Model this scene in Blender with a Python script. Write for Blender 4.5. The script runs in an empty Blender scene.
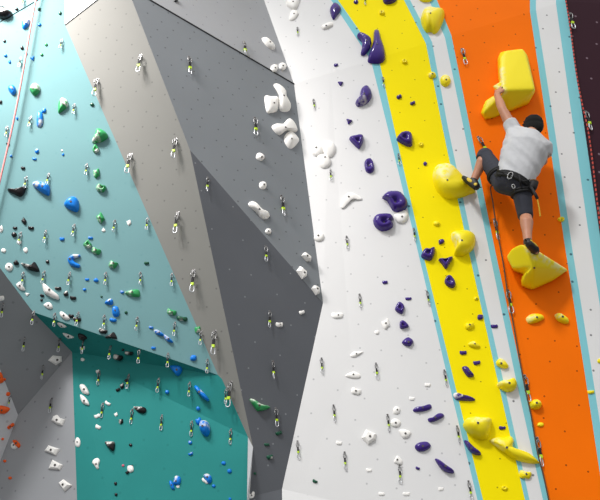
import bpy, bmesh, math, random
from mathutils import Vector, Matrix
from mathutils.bvhtree import BVHTree
from math import sin, cos, pi, radians, sqrt, atan2, tan
random.seed(7)
sc = bpy.context.scene
COL = sc.collection

# ------------------------------------------------------------------ camera
FPX = 800.0
PITCH = radians(30.0); ROLL = radians(-1.6)
CAM = Vector((0, -6.4, 1.6))
_f = Vector((0, cos(PITCH), sin(PITCH)))
_r0 = Vector((1, 0, 0)); _u0 = Vector((0, -sin(PITCH), cos(PITCH)))
_r = _r0 * cos(ROLL) + _u0 * sin(ROLL)
_u = _u0 * cos(ROLL) - _r0 * sin(ROLL)
cd = bpy.data.cameras.new('camera'); cam = bpy.data.objects.new('camera', cd); COL.objects.link(cam)
cd.sensor_width = 36.0; cd.lens = FPX / 600 * 36.0; cd.clip_end = 200
cam.matrix_world = Matrix(((_r.x, _u.x, -_f.x, CAM.x), (_r.y, _u.y, -_f.y, CAM.y), (_r.z, _u.z, -_f.z, CAM.z), (0, 0, 0, 1)))
sc.camera = cam

def ray(x, y): return _f * FPX + _r * (x - 300) + _u * (250 - y)
def atY(x, y, Y):
    d = ray(x, y); return CAM + d * ((Y - CAM.y) / d.y)
def plane(a, b, c):
    n = (b - a).cross(c - a).normalized()
    if n.dot(CAM - a) < 0: n = -n
    return (a, n)
def hit(x, y, P):
    d = ray(x, y); return CAM + d * ((P[0] - CAM).dot(P[1]) / d.dot(P[1]))

# ------------------------------------------------------------------ materials
def srgb(r, g, b):
    def f(c):
        c /= 255.0
        return c / 12.92 if c <= 0.04045 else ((c + 0.055) / 1.055) ** 2.4
    return (f(r), f(g), f(b), 1)
def newmat(name):
    m = bpy.data.materials.new(name); m.use_nodes = True
    nt = m.node_tree; b = nt.nodes['Principled BSDF']
    return m, nt, b
def simple(name, col, rough=0.5, metal=0.0, bump=0.0, bscale=60, var=0.06, vscale=12):
    m, nt, b = newmat(name); L = nt.links
    b.inputs['Roughness'].default_value = rough; b.inputs['Metallic'].default_value = metal
    tc = nt.nodes.new('ShaderNodeTexCoord')
    no = nt.nodes.new('ShaderNodeTexNoise'); no.inputs['Scale'].default_value = vscale; no.inputs['Detail'].default_value = 4
    L.new(tc.outputs['Object'], no.inputs['Vector'])
    mr = nt.nodes.new('ShaderNodeMapRange'); mr.inputs['To Min'].default_value = 1 - var; mr.inputs['To Max'].default_value = 1 + var
    L.new(no.outputs['Fac'], mr.inputs['Value'])
    mx = nt.nodes.new('ShaderNodeVectorMath'); mx.operation = 'SCALE'; mx.inputs[0].default_value = col[:3]
    L.new(mr.outputs['Result'], mx.inputs['Scale']); L.new(mx.outputs['Vector'], b.inputs['Base Color'])
    if bump:
        n2 = nt.nodes.new('ShaderNodeTexNoise'); n2.inputs['Scale'].default_value = bscale; n2.inputs['Detail'].default_value = 3
        L.new(tc.outputs['Object'], n2.inputs['Vector'])
        bp = nt.nodes.new('ShaderNodeBump'); bp.inputs['Strength'].default_value = bump; bp.inputs['Distance'].default_value = 0.01
        L.new(n2.outputs['Fac'], bp.inputs['Height']); L.new(bp.outputs['Normal'], b.inputs['Normal'])
    return m
def wallmat(name, col, dot=(40, 40, 42), strength=0.8, spacing=0.22, radius=0.0105, rough=0.55, var=0.05, scuff=0.0):
    """painted plywood with a jittered grid of bolt sockets (UV is metric, in the plane of each panel)"""
    m, nt, b = newmat(name); L = nt.links
    uv = nt.nodes.new('ShaderNodeUVMap'); uv.uv_map = 'UVMap'
    vo = nt.nodes.new('ShaderNodeTexVoronoi'); vo.voronoi_dimensions = '2D'; vo.inputs['Scale'].default_value = 1 / spacing
    vo.inputs['Randomness'].default_value = 0.42
    mp = nt.nodes.new('ShaderNodeMapping'); mp.inputs['Rotation'].default_value = (0, 0, 0.35)
    L.new(uv.outputs['UV'], mp.inputs['Vector']); L.new(mp.outputs['Vector'], vo.inputs['Vector'])
    mr = nt.nodes.new('ShaderNodeMapRange'); mr.inputs['From Min'].default_value = radius / spacing * 0.75
    mr.inputs['From Max'].default_value = radius / spacing * 1.25
    mr.inputs['To Min'].default_value = strength; mr.inputs['To Max'].default_value = 0
    L.new(vo.outputs['Distance'], mr.inputs['Value'])
    no = nt.nodes.new('ShaderNodeTexNoise'); no.inputs['Scale'].default_value = 1.4; no.inputs['Detail'].default_value = 6
    L.new(uv.outputs['UV'], no.inputs['Vector'])
    m2 = nt.nodes.new('ShaderNodeMapRange'); m2.inputs['From Min'].default_value = 0.3; m2.inputs['From Max'].default_value = 0.7
    m2.inputs['To Min'].default_value = 1 - var; m2.inputs['To Max'].default_value = 1 + var * 0.5
    L.new(no.outputs['Fac'], m2.inputs['Value'])
    sv = nt.nodes.new('ShaderNodeVectorMath'); sv.operation = 'SCALE'; sv.inputs[0].default_value = col[:3]
    L.new(m2.outputs['Result'], sv.inputs['Scale'])
    mix = nt.nodes.new('ShaderNodeMix'); mix.data_type = 'RGBA'
    L.new(mr.outputs['Result'], mix.inputs['Factor']); L.new(sv.outputs['Vector'], mix.inputs[6]); mix.inputs[7].default_value = srgb(*dot)
    L.new(mix.outputs[2], b.inputs['Base Color'])
    b.inputs['Roughness'].default_value = rough; b.inputs['Specular IOR Level'].default_value = 0.08
    fine = nt.nodes.new('ShaderNodeTexNoise'); fine.inputs['Scale'].default_value = 140
    L.new(uv.outputs['UV'], fine.inputs['Vector'])
    bp = nt.nodes.new('ShaderNodeBump'); bp.inputs['Strength'].default_value = 0.12; bp.inputs['Distance'].default_value = 0.004
    L.new(fine.outputs['Fac'], bp.inputs['Height']); L.new(bp.outputs['Normal'], b.inputs['Normal'])
    return m
def holdmat(name, col, rough=0.38, chalk_glint_col=(238, 235, 228)):
    """moulded resin; the 'chalk' attribute marks hand-chalk rubbed on the grips and highlights painted on dark tops"""
    m, nt, b = newmat(name); L = nt.links
    tc = nt.nodes.new('ShaderNodeTexCoord')
    at = nt.nodes.new('ShaderNodeAttribute'); at.attribute_name = 'chalk'
    no = nt.nodes.new('ShaderNodeTexNoise'); no.inputs['Scale'].default_value = 26; no.inputs['Detail'].default_value = 5
    L.new(tc.outputs['Object'], no.inputs['Vector'])
    mu = nt.nodes.new('ShaderNodeMath'); mu.operation = 'MULTIPLY'
    mr = nt.nodes.new('ShaderNodeMapRange'); mr.inputs['From Min'].default_value = 0.38; mr.inputs['From Max'].default_value = 0.58
    L.new(no.outputs['Fac'], mr.inputs['Value'])
    L.new(at.outputs['Fac'], mu.inputs[0]); L.new(mr.outputs['Result'], mu.inputs[1])
    mix = nt.nodes.new('ShaderNodeMix'); mix.data_type = 'RGBA'
    L.new(mu.outputs[0], mix.inputs['Factor']); mix.inputs[6].default_value = col; mix.inputs[7].default_value = srgb(*chalk_glint_col)
    L.new(mix.outputs[2], b.inputs['Base Color']); b.inputs['Roughness'].default_value = rough; b.inputs['Specular IOR Level'].default_value = 0.4
    f = nt.nodes.new('ShaderNodeTexNoise'); f.inputs['Scale'].default_value = 120
    L.new(tc.outputs['Object'], f.inputs['Vector'])
    bp = nt.nodes.new('ShaderNodeBump'); bp.inputs['Strength'].default_value = 0.15; bp.inputs['Distance'].default_value = 0.004
    L.new(f.outputs['Fac'], bp.inputs['Height']); L.new(bp.outputs['Normal'], b.inputs['Normal'])
    return m

M = {}
M['white'] = wallmat('white_paint', srgb(228, 228, 227), dot=(120, 120, 125), strength=0.4, radius=0.008, var=0.02)
M['yellow'] = wallmat('yellow_paint', srgb(255, 234, 0), dot=(110, 95, 20), strength=0.7, spacing=0.28, radius=0.0065, var=0.02)
M['orange'] = wallmat('orange_paint', srgb(255, 118, 0), dot=(120, 50, 10), strength=0.85, spacing=0.25, radius=0.0075, var=0.05)
M['blue'] = wallmat('sky_blue_paint', srgb(134, 204, 213), dot=(50, 80, 95), strength=0.85, spacing=0.27, radius=0.012, var=0.03)
M['white2'] = wallmat('white_stripe_paint', srgb(228, 228, 227), dot=(70, 72, 78), strength=0.8, spacing=0.27, radius=0.0095, var=0.02)
M['maroon'] = wallmat('maroon_paint', srgb(55, 30, 40), dot=(140, 120, 130), strength=0.8, spacing=0.3, radius=0.012)
M['teal_pale'] = wallmat('pale_teal_paint', srgb(116, 158, 161), dot=(90, 140, 145), strength=0.2, var=0.04)
M['teal_deep'] = wallmat('deep_teal_paint', srgb(48, 142, 138), dot=(20, 90, 90), strength=0.2, var=0.1)
M['grey_light'] = wallmat('light_grey_paint', srgb(136, 136, 131), dot=(75, 75, 75), strength=0.45, spacing=0.16, radius=0.008, var=0.04)
M['grey_mid'] = wallmat('mid_grey_paint', srgb(133, 138, 142), dot=(60, 62, 66), strength=0.6, spacing=0.16, radius=0.008, var=0.05)
M['grey_panel'] = wallmat('grey_panel_paint', srgb(162, 164, 167), dot=(75, 75, 78), strength=0.4, spacing=0.18, radius=0.008, var=0.04)
M['grey_dark'] = wallmat('shaded_grey_paint', srgb(101, 104, 109), dot=(185, 188, 192), strength=0.35, spacing=0.24, radius=0.007, var=0.06)  # grey darkened to carry the shade of the prow's down-facing side
M['grey_left'] = wallmat('left_grey_paint', srgb(150, 153, 156), dot=(80, 82, 86), strength=0.3, var=0.05)
M['pale_left'] = wallmat('pale_left_paint', srgb(214, 217, 220), dot=(120, 120, 125), strength=0.3, var=0.02)
M['plain_white'] = simple('plain_white', srgb(245, 245, 245), 0.7, var=0.01)
M['floor'] = simple('floor_mat', srgb(100, 100, 102), 0.8, var=0.05)
M['seam'] = simple('dark_seam', srgb(42, 42, 46), 0.6)
HM = {
 'K': holdmat('black_resin', srgb(22, 20, 22), 0.3),
 'B': holdmat('blue_resin', srgb(4, 128, 228), 0.35),
 'G': holdmat('green_resin', srgb(52, 160, 92), 0.35),
 'D': holdmat('dark_green_resin', srgb(22, 84, 60), 0.35),
 'W': holdmat('white_resin', srgb(250, 248, 243), 0.45),
 'P': holdmat('purple_resin', srgb(62, 38, 126), 0.17),
 'Y': holdmat('yellow_resin', srgb(255, 234, 8), 0.42, (246, 240, 165)),
 'O': holdmat('orange_resin', srgb(252, 98, 22), 0.4),
 'R': holdmat('pink_resin', srgb(225, 100, 130), 0.4),
}
CN = {'K': 'black', 'B': 'blue', 'G': 'green', 'D': 'dark green', 'W': 'white', 'P': 'purple', 'Y': 'yellow', 'O': 'orange', 'R': 'pink'}
M['bolt'] = simple('bolt_steel', srgb(84, 80, 78), 0.5, 0.4)
M['steel'] = simple('bright_alloy', srgb(214, 216, 220), 0.35, 0.55)
M['zinc'] = simple('zinc_hanger', srgb(150, 150, 150), 0.4, 0.8)
M['sling'] = simple('black_webbing', srgb(26, 25, 28), 0.8)
M['lime'] = simple('lime_rubber', srgb(190, 225, 20), 0.5)

# ------------------------------------------------------------------ mesh helpers
def obj_from(name, verts, faces, mat, parent=None, smooth=False):
    me = bpy.data.meshes.new(name); me.from_pydata([tuple(v) for v in verts], [], faces); me.update()
    if mat: me.materials.append(mat)
    if smooth:
        for p in me.polygons: p.use_smooth = True
    o = bpy.data.objects.new(name, me); COL.objects.link(o)
    if parent: o.parent = parent
    return o
def tube_data(pts, rad, seg=8, caps=True, closed=False):
    pts = [Vector(p) for p in pts]; n = len(pts); V = []; Fc = []
    rad = rad if isinstance(rad, (list, tuple)) else [rad] * n
    up = Vector((0.13, 0.31, 0.94))
    prev = None
    for i, p in enumerate(pts):
        if closed: t = (pts[(i + 1) % n] - pts[i - 1]).normalized()
        else: t = (pts[min(i + 1, n - 1)] - pts[max(i - 1, 0)]).normalized()
        a = prev - t * prev.dot(t) if prev else up - t * up.dot(t)
        if a.length < 1e-4: a = t.orthogonal()
        a.normalize(); prev = a; b = t.cross(a)
        for k in range(seg):
            w = 2 * pi * k / seg
            V.append(p + (a * cos(w) + b * sin(w)) * rad[i])
    m = n if closed else n - 1
    for i in range(m):
        for k in range(seg):
            i2 = (i + 1) % n
            Fc.append((i * seg + k, i * seg + (k + 1) % seg, i2 * seg + (k + 1) % seg, i2 * seg + k))
    if caps and not closed:
        Fc.append(tuple(reversed(range(seg)))); Fc.append(tuple(range((n - 1) * seg, n * seg)))
    return V, Fc
def merge(*parts):
    V = []; Fc = []
    for v, f in parts:
        o = len(V); V += list(v); Fc += [tuple(i + o for i in q) for q in f]
    return V, Fc
def box_data(c, s, rot=None):
    V = []
    for x in (-1, 1):
        for y in (-1, 1):
            for z in (-1, 1):
                v = Vector((x * s[0] / 2, y * s[1] / 2, z * s[2] / 2))
                if rot: v = rot @ v
                V.append(v + Vector(c))
    return V, [(0, 1, 3, 2), (4, 6, 7, 5), (0, 4, 5, 1), (2, 3, 7, 6), (0, 2, 6, 4), (1, 5, 7, 3)]
def cyl_data(c, axis, r, h, seg=10):
    a = Vector(axis).normalized()
    return tube_data([Vector(c) - a * h / 2, Vector(c) + a * h / 2], r, seg)
def tag(o, label, cat, group=None):
    o['label'] = label; o['category'] = cat
    if group: o['group'] = group
    return o

# ------------------------------------------------------------------ the climbing walls: planes through measured corners
Y0 = 0.0
fold = lambda x: 84 - 0.306 * (x - 294)
P2 = atY(294, 84, 0); P3 = atY(323, 303, -0.014); P4 = atY(282, 489, 0)
PW = (Vector((0, 0, 0)), Vector((0, -1, 0)))
Fa, Fb = hit(294, 84, PW), hit(565, fold(565), PW)
ax = (Fb - Fa).normalized()
nU = Matrix.Rotation(radians(-4), 3, ax) @ Vector((0, -1, 0))
if nU.z < 0: nU = Matrix.Rotation(radians(4), 3, ax) @ Vector((0, -1, 0))
PU = (Fa, nU)
R2 = atY(190, 150, -0.7)
PD = plane(R2, P3, P4); PC = plane(R2, P2, P3)
R3 = hit(253, 447, PD); R1 = hit(132, 0, PC)
PB = plane(R1, R2, R3)
RT = hit(120, -17.5, PC)
U264 = hit(264, 0, PU)
PC2 = plane(RT, P2, U264)
T1 = hit(65, 25, PB); T2 = hit(218, 375, PB); TR = hit(222, 379, PB); Q = hit(248, 437, PB)
L1 = atY(33, 312, -0.4); PA = plane(T1, T2, L1)
V0 = atY(72, 352, -0.05); H0 = atY(18, 415, 0.1)
PT = plane(V0, TR, V0 - Vector((0, 0, 1))); PG1 = plane(L1, V0, H0)
PG2 = plane(V0, H0, hit(77, 500, PT))
G1a = hit(0, 268, PG1); G1b = hit(-70, 175, PG1); G1c = hit(-70, 190, PG1)
G2b = hit(-100, 723, PG2)
PG3 = plane(H0, G1c, G2b)

class Wall:
    def __init__(s): s.v = []; s.f = []; s.m = []; s.mats = []
    def poly(s, pts, mat):
        if mat not in s.mats: s.mats.append(mat)
        n = Vector((0, 0, 0))
        for i in range(len(pts)): n += (pts[i] - pts[0]).cross(pts[(i + 1) % len(pts)] - pts[0])
        ctr = sum(pts, Vector((0, 0, 0))) / len(pts)
        if n.dot(CAM - ctr) < 0: pts = list(reversed(pts))
        b = len(s.v); s.v += pts; s.f.append(tuple(range(b, b + len(pts)))); s.m.append(s.mats.index(mat))
    def build(s, name):
        me = bpy.data.meshes.new(name); me.from_pydata([tuple(v) for v in s.v], [], s.f); me.update()
        for k in s.mats: me.materials.append(M[k])
        uv = me.uv_layers.new(name='UVMap')
        for p in me.polygons:
            p.material_index = s.m[p.index]
            n = p.normal; uu = Vector((0, 0, 1)).cross(n)
            uu = uu.normalized() if uu.length > 0.05 else Vector((1, 0, 0)); vv = n.cross(uu)
            for li in p.loop_indices:
                q = me.vertices[me.loops[li].vertex_index].co
                uv.data[li].uv = (q.dot(uu), q.dot(vv))
        o = bpy.data.objects.new(name, me); COL.objects.link(o); o['kind'] = 'structure'
        return o
WALLS = []
def hp(P): return lambda *a: [hit(x, y, P) for x, y in a]
w_, u_, a_, b_, c_, c2_, d_, t_, g1_, g2_, g3_ = map(hp, (PW, PU, PA, PB, PC, PC2, PD, PT, PG1, PG2, PG3))

# main white wall with painted stripes, upper part leaning back
W = Wall()
low = {1: [(371, 60.4), (387, 125), (417.5, 250), (447, 375), (477.5, 500)], 2: [(378.5, 58.1), (393.5, 125), (422, 250), (452.5, 375), (483, 500)],
       3: [(426, 43.6), (442, 125), (468.5, 250), (496.5, 375), (525, 500)], 4: [(432, 41.8), (447.5, 125), (474, 250), (502, 375), (529.5, 500)],
       5: [(445, 37.8), (463, 125), (489, 250), (515, 375), (543, 500)], 6: [(451.5, 35.8), (469.5, 125), (495, 250), (522, 375), (549, 500)],
       7: [(530, 11.8), (547, 125), (565.5, 250), (585, 375), (604, 500)], 8: [(536, 10), (554, 125), (572.5, 250), (592.5, 375), (612, 500)],
       9: [(556, 3.8), (573, 125), (591, 250), (611, 375), (631, 500)], 10: [(565.5, 1), (584, 125), (602, 250), (622, 375), (641, 500)]}
high = {1: (331, 0), 2: (338, 0), 3: (404, 0), 4: (410, 0), 5: (429, 0), 6: (437, 0), 7: (529.5, 0), 8: (535, 0), 9: (555.5, 0), 10: (565, 0)}
cm = {1: 'blue', 2: 'yellow', 3: 'blue', 4: 'white2', 5: 'blue', 6: 'orange', 7: 'blue', 8: 'white2', 9: 'blue'}
def topxy(i):
    a, b = high[i], low[i][0]
    if i >= 7: return (b[0] + (b[0] - a[0]) * 0 - 2, -200)
    k = (-200 - b[1]) / (a[1] - b[1]); return (b[0] + (a[0] - b[0]) * k, -200)
def botxy(i):
    a, b = low[i][-2], low[i][-1]
    k = (1015 - b[1]) / (b[1] - a[1]); return (b[0] + (b[0] - a[0]) * k, 1015)
for i in range(1, 10):
    A_, B_ = low[i] + [botxy(i)], low[i + 1] + [botxy(i + 1)]
    for k in range(len(A_) - 1):
        W.poly(w_(A_[k], B_[k], B_[k + 1], A_[k + 1]), cm[i])
    W.poly(u_(topxy(i), topxy(i + 1), low[i + 1][0], low[i][0]), cm[i])
X0, X1, X2 = w_((330, fold(330)), (352, 372), (300, 482))
W.poly([P2, X0, P3], 'white'); W.poly([X0, X1, P3], 'white'); W.poly([P3, X1, X2], 'white'); W.poly([P3, X2, P4], 'white')
W.poly([X0] + w_(*low[1]) + w_((486, 534), (330, 500)) + [P4, X2, X1], 'white')
lo = [P4] + w_((330, 500), (486, 534)); fl = [Vector((p.x, p.y - 0.45, 0)) for p in lo]
for k in range(2): W.poly([lo[k], lo[k + 1], fl[k + 1], fl[k]], 'white')
W.poly(u_((294, 84), (264, 0), (193, -200), topxy(1), low[1][0]) , 'white')
WALLS.append((W.build('wall_front'), 'white wall'))
# maroon wall: turns away from the last stripe
Rr = Wall()
e = [topxy(10)] + low[10] + [botxy(10)]
E3 = [u_(e[0])[0]] + w_(*e[1:])
off = Vector((2.6, 0.35, 0))
for k in range(len(E3) - 1):
    Rr.poly([E3[k], E3[k] + off, E3[k + 1] + off, E3[k + 1]], 'maroon')
WALLS.append((Rr.build('wall_right'), 'maroon wall'))
# grey prow
Cw = Wall()
Cw.poly([R2, R1, RT, P2, P3], 'grey_mid')
Cw.poly([RT, P2, U264] + c2_((193, -200), (60, -200)), 'grey_panel')
dl, = d_((249.5, 497))
Cw.poly([R2, P3, P4, dl, R3], 'grey_dark')
Cw.poly([dl, P4, Vector((P4.x, P4.y - 0.45, 0)), Vector((dl.x, dl.y - 0.45, 0))], 'grey_dark')
Cw.poly([T1] + b_((120, -17.5)) + [R1, R2, R3, Q, TR, T2], 'grey_light')
tq, = t_((247, 499))
Cw.poly([Q, R3, dl, tq], 'pale_left')
Cw.poly([tq, dl, Vector((dl.x, dl.y - 0.45, 0)), Vector((tq.x, tq.y, 0))], 'pale_left')
WALLS.append((Cw.build('wall_centre'), 'grey prow'))
# teal walls
Aw = Wall()
Aw.poly([T1, T2, L1] + a_((0, 268), (-70, 175), (-160, 60), (-160, -200), (61, -200)), 'teal_pale')
Aw.poly([L1, V0, T2], 'teal_deep'); Aw.poly([V0, TR, T2], 'teal_deep')
Aw.poly([V0, TR, Q, tq, Vector((tq.x, tq.y, 0))] + [Vector((hit(77, 500, PT).x + 0.15, hit(77, 500, PT).y + 0.025, 0)), hit(77, 500, PT)], 'teal_deep')
WALLS.append((Aw.build('wall_left'), 'teal wall'))
Gw = Wall()
Gw.poly([L1, V0, H0, G1c, G1b, G1a], 'grey_left')
aa = a_((0, 268), (-70, 175))
Gw.poly([L1, G1a, aa[0]], 'grey_left'); Gw.poly([G1a, G1b, aa[1], aa[0]], 'grey_left')
b77 = hit(77, 500, PT)
Gw.poly([V0, H0, G2b, Vector((G2b.x, G2b.y, 0)), Vector((b77.x + 0.15, b77.y + 0.025, 0)), b77], 'grey_panel')
Gw.poly([H0, G1c, G1c + Vector((-1.5, 0, -0.4)), G2b + Vector((-1.5, 0, 0)), G2b], 'pale_left')
WALLS.append((Gw.build('wall_left_lower'), 'grey left wall'))
# hall behind and floor
fw = obj_from('wall_back', [(-14, 3.2, 0), (14, 3.2, 0), (14, 3.2, 22), (-14, 3.2, 22)], [(0, 1, 2, 3)], M['plain_white']); fw['kind'] = 'structure'
fo = obj_from('floor', [(-14, -16, 0), (14, -16, 0), (14, 3.2, 0), (-14, 3.2, 0)], [(0, 1, 2, 3)], M['floor']); fo['kind'] = 'structure'
def strip(name, p, q, r):
    v, f = tube_data([p, q], r, 6); o = obj_from(name, v, f, M['seam']); o['kind'] = 'structure'
off_c = PC[1] * 0.001
strip('trim_1', RT, P2, 0.0085)
ta = a_((-60, 57), (42, -2.5)); strip('trim_2', ta[0], ta[1], 0.005)
tb = b_((65, 25), (120, -17.5)); strip('trim_3', tb[0], tb[1], 0.006)

# BVH of every wall for placing things on the surface
_v = []; _f2 = []
for o, nm in WALLS:
    b0 = len(_v); _v += [v.co.copy() for v in o.data.vertices]
    _f2 += [tuple(i + b0 for i in p.vertices) for p in o.data.polygons]
BVH = BVHTree.FromPolygons(_v, _f2)
def surf(x, y):
    d = ray(x, y).normalized()
    loc, n, i, dist = BVH.ray_cast(CAM, d)
    if n.dot(d) > 0: n = -n
    return loc, n.normalized()

# ------------------------------------------------------------------ holds
BOLT_V, BOLT_F = merge(tube_data([(0, 0, -0.01), (0, 0, 0.004)], 0.0095, 10), tube_data([(0, 0, 0.004), (0, 0, 0.0045)], 0.005, 6))
BOLT_ME = None
def catmull(pts, n):
    out = []; m = len(pts)
    seg = max(2, n // m)
    for i in range(m):
        p0, p1, p2, p3 = pts[i - 1], pts[i], pts[(i + 1) % m], pts[(i + 2) % m]
        for k in range(seg):
            t = k / seg
            out.append(tuple(0.5 * ((2 * p1[j]) + (-p0[j] + p2[j]) * t + (2 * p0[j] - 5 * p1[j] + 4 * p2[j] - p3[j]) * t * t + (-p0[j] + 3 * p1[j] - 3 * p2[j] + p3[j]) * t ** 3) for j in (0, 1)))
    return out
def linear(pts, n):
    out = []; m = len(pts); seg = max(1, n // m)
    for i in range(m):
        a, b = pts[i], pts[(i + 1) % m]
        for k in range(seg):
            t = k / seg; out.append((a[0] + (b[0] - a[0]) * t, a[1] + (b[1] - a[1]) * t))
    return out
PROF = {'dome': [(0, 0), (.05, .32), (.14, .55), (.28, .75), (.46, .9), (.68, .98), (.86, 1)],
        'plateau': [(0, 0), (.06, .35), (.16, .68), (.3, .9), (.45, .98), (.7, 1), (.88, 1)],
        'cone': [(0, 0), (.06, .16), (.2, .36), (.4, .58), (.6, .78), (.8, .93), (.92, .985)],
        'facet': [(0, 0), (.12, .5), (.42, 1), (.8, 1.04)],
        'horn': [(0, 0), (.06, .42), (.15, .7), (.3, .93), (.48, 1), (.64, .93), (.78, .66), (.9, .45)],
        'pocket': [(0, 0), (.05, .4), (.14, .72), (.3, .98), (.5, 1), (.7, .72), (.88, .5)]}
USED = set()
def hold(c, pts, label, ht=None, peak=None, prof='dome', chalk=None, sharp=False, bolt=None, wall=None, name='climbing_hold', shift=0.45, where='wall', lump=0.05):
    global BOLT_ME
    rnd = random.Random(label)
    cx = sum(p[0] for p in pts) / len(pts); cy = sum(p[1] for p in pts) / len(pts)
    loc, n = surf(cx, cy); P = (loc, n)
    X = Vector((0, 0, 1)).cross(n).normalized(); Yv = n.cross(X)
    R = Matrix((X, Yv, n)).transposed()
    out = linear(pts, 24) if sharp else catmull(pts, 28)
    if sharp: out = [out[i] for i in range(len(out))]
    w3 = [hit(x, y, P) for x, y in out]
    L2 = [Vector(((p - loc).dot(X), (p - loc).dot(Yv))) for p in w3]
    xs = [p.x for p in L2]; ys = [p.y for p in L2]; size = min(max(xs) - min(xs), max(ys) - min(ys))
    big = max(max(xs) - min(xs), max(ys) - min(ys))
    if ht is None: ht = (0.24 if c == 'W' else 0.42) * size
    d = (loc - CAM).normalized()
    dl3 = (n - d / d.dot(n)); D2 = Vector((dl3.dot(X), dl3.dot(Yv)))
    L2 = [p - D2 * ht * shift * 0.5 for p in L2]
    ctr = Vector((sum(p.x for p in L2) / len(L2), sum(p.y for p in L2) / len(L2)))
    if peak is not None:
        pw = hit(peak[0], peak[1], P); pk = Vector(((pw - loc).dot(X), (pw - loc).dot(Yv))) - D2 * ht
    else: pk = ctr - D2 * ht * 0.3 + Vector((rnd.uniform(-.1, .1) * size, rnd.uniform(-.1, .1) * size))
    pr = PROF[prof]; N = len(L2); V = []; Fc = []; ch = []
    ph = rnd.uniform(0, 6.3); ca = None
    if chalk: ca = Vector((cos(radians(chalk[0])), sin(radians(chalk[0]))))
    for ri, (t, z) in enumerate(pr):
        for k, p in enumerate(L2):
            q = p.lerp(pk, t); an = atan2(p.y - pk.y, p.x - pk.x)
            zz = ht * z * (1 + lump * t * 2 * (1 - t) * (sin(2 * an + ph) + 0.6 * sin(3 * an + 2 * ph)))
            V.append(Vector((q.x, q.y, zz + (0.001 if ri == 0 else 0))))
            if ca is not None:
                dv = (p - pk).normalized().dot(ca); s = max(0, min(1, (dv - chalk[1]) / 0.35)) * (1 if 0.04 < t < 0.95 else 0.4)
                ch.append(s)
            else: ch.append(0.0)
    ztop = V[-1].z
    V.append(Vector((pk.x, pk.y, pr[-1][1] * ht))); ch.append(0.0)
    for r in range(len(pr) - 1):
        for k in range(N):
            k2 = (k + 1) % N; Fc.append((r * N + k, r * N + k2, (r + 1) * N + k2, (r + 1) * N + k))
    for k in range(N): Fc.append(((len(pr) - 1) * N + k, (len(pr) - 1) * N + (k + 1) % N, len(V) - 1))
    area = sum(L2[k].x * L2[(k + 1) % N].y - L2[(k + 1) % N].x * L2[k].y for k in range(N))
    if area < 0: Fc = [tuple(reversed(q)) for q in Fc]
    o = obj_from(name, V, Fc, HM[c], smooth=not sharp)
    at = o.data.attributes.new('chalk', 'FLOAT', 'POINT'); at.data.foreach_set('value', ch)
    o.matrix_world = Matrix.Translation(loc) @ R.to_4x4()
    assert label not in USED, label
    USED.add(label)
    tag(o, label, 'climbing hold', '%s climbing holds on the %s' % (CN[c], where))
    if bolt is None: bolt = big > 0.066
    if bolt:
        if BOLT_ME is None:
            BOLT_ME = bpy.data.meshes.new('bolt'); BOLT_ME.from_pydata([tuple(v) for v in BOLT_V], [], BOLT_F); BOLT_ME.materials.append(M['bolt'])
        bo = bpy.data.objects.new('bolt', BOLT_ME); COL.objects.link(bo); bo.parent = o
        s = min(1, size / 0.085); bo.scale = (s, s, 1)
        bo.location = (pk.x, pk.y, pr[-1][1] * ht - 0.0005)
    return o
SH = {'r': [(1, 0), (.72, .7), (0, 1), (-.72, .7), (-1, 0), (-.7, -.72), (0, -1), (.7, -.72)],
      't': [(1, .75), (.1, .9), (-1, .8), (-.75, .2), (-.1, -1), (.35, -.75), (.8, .1)],
      'd': [(.1, 1), (.6, .5), (1, -.2), (.7, -.8), (0, -1), (-.7, -.75), (-1, -.1), (-.55, .5)],
      'b': [(1, .3), (.75, .95), (.2, .7), (-.4, .65), (-1, .55), (-.95, -.5), (-.4, -1), (.3, -.7), (.85, -.55)],
      'q': [(.8, .85), (-.6, 1), (-1, -.3), (-.75, -.9), (.5, -1), (1, -.2)],
      'l': [(0, 1), (.6, .6), (1, 0), (.6, -.7), (0, -1), (-.6, -.6), (-1, 0), (-.6, .7)]}
def h(c, x, y, w, hh, ang, shape, label, **k):
    rnd = random.Random(label + 'o'); a = radians(ang); pts = []
    for px, py in SH[shape]:
        px = px * w / 2 * rnd.uniform(.9, 1.06); py = -py * hh / 2 * rnd.uniform(.9, 1.06)
        pts.append((x + px * cos(a) + py * sin(a), y - px * sin(a) + py * cos(a)))
    small = max(w, hh) < 5
    return hold(c, pts, label, name='foothold' if small else 'climbing_hold', **k)
def o(c, pts, label, **k): return hold(c, pts, label, **k)
def hull(points):
    bm = bmesh.new()
    for p in points: bm.verts.new(p)
    bmesh.ops.convex_hull(bm, input=bm.verts)
    bmesh.ops.delete(bm, geom=[v for v in bm.verts if not v.link_faces], context='VERTS')
    bm.verts.index_update(); V = [v.co.copy() for v in bm.verts]; Fc = [tuple(v.index for v in f.verts) for f in bm.faces]; bm.free()
    return V, Fc
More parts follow.
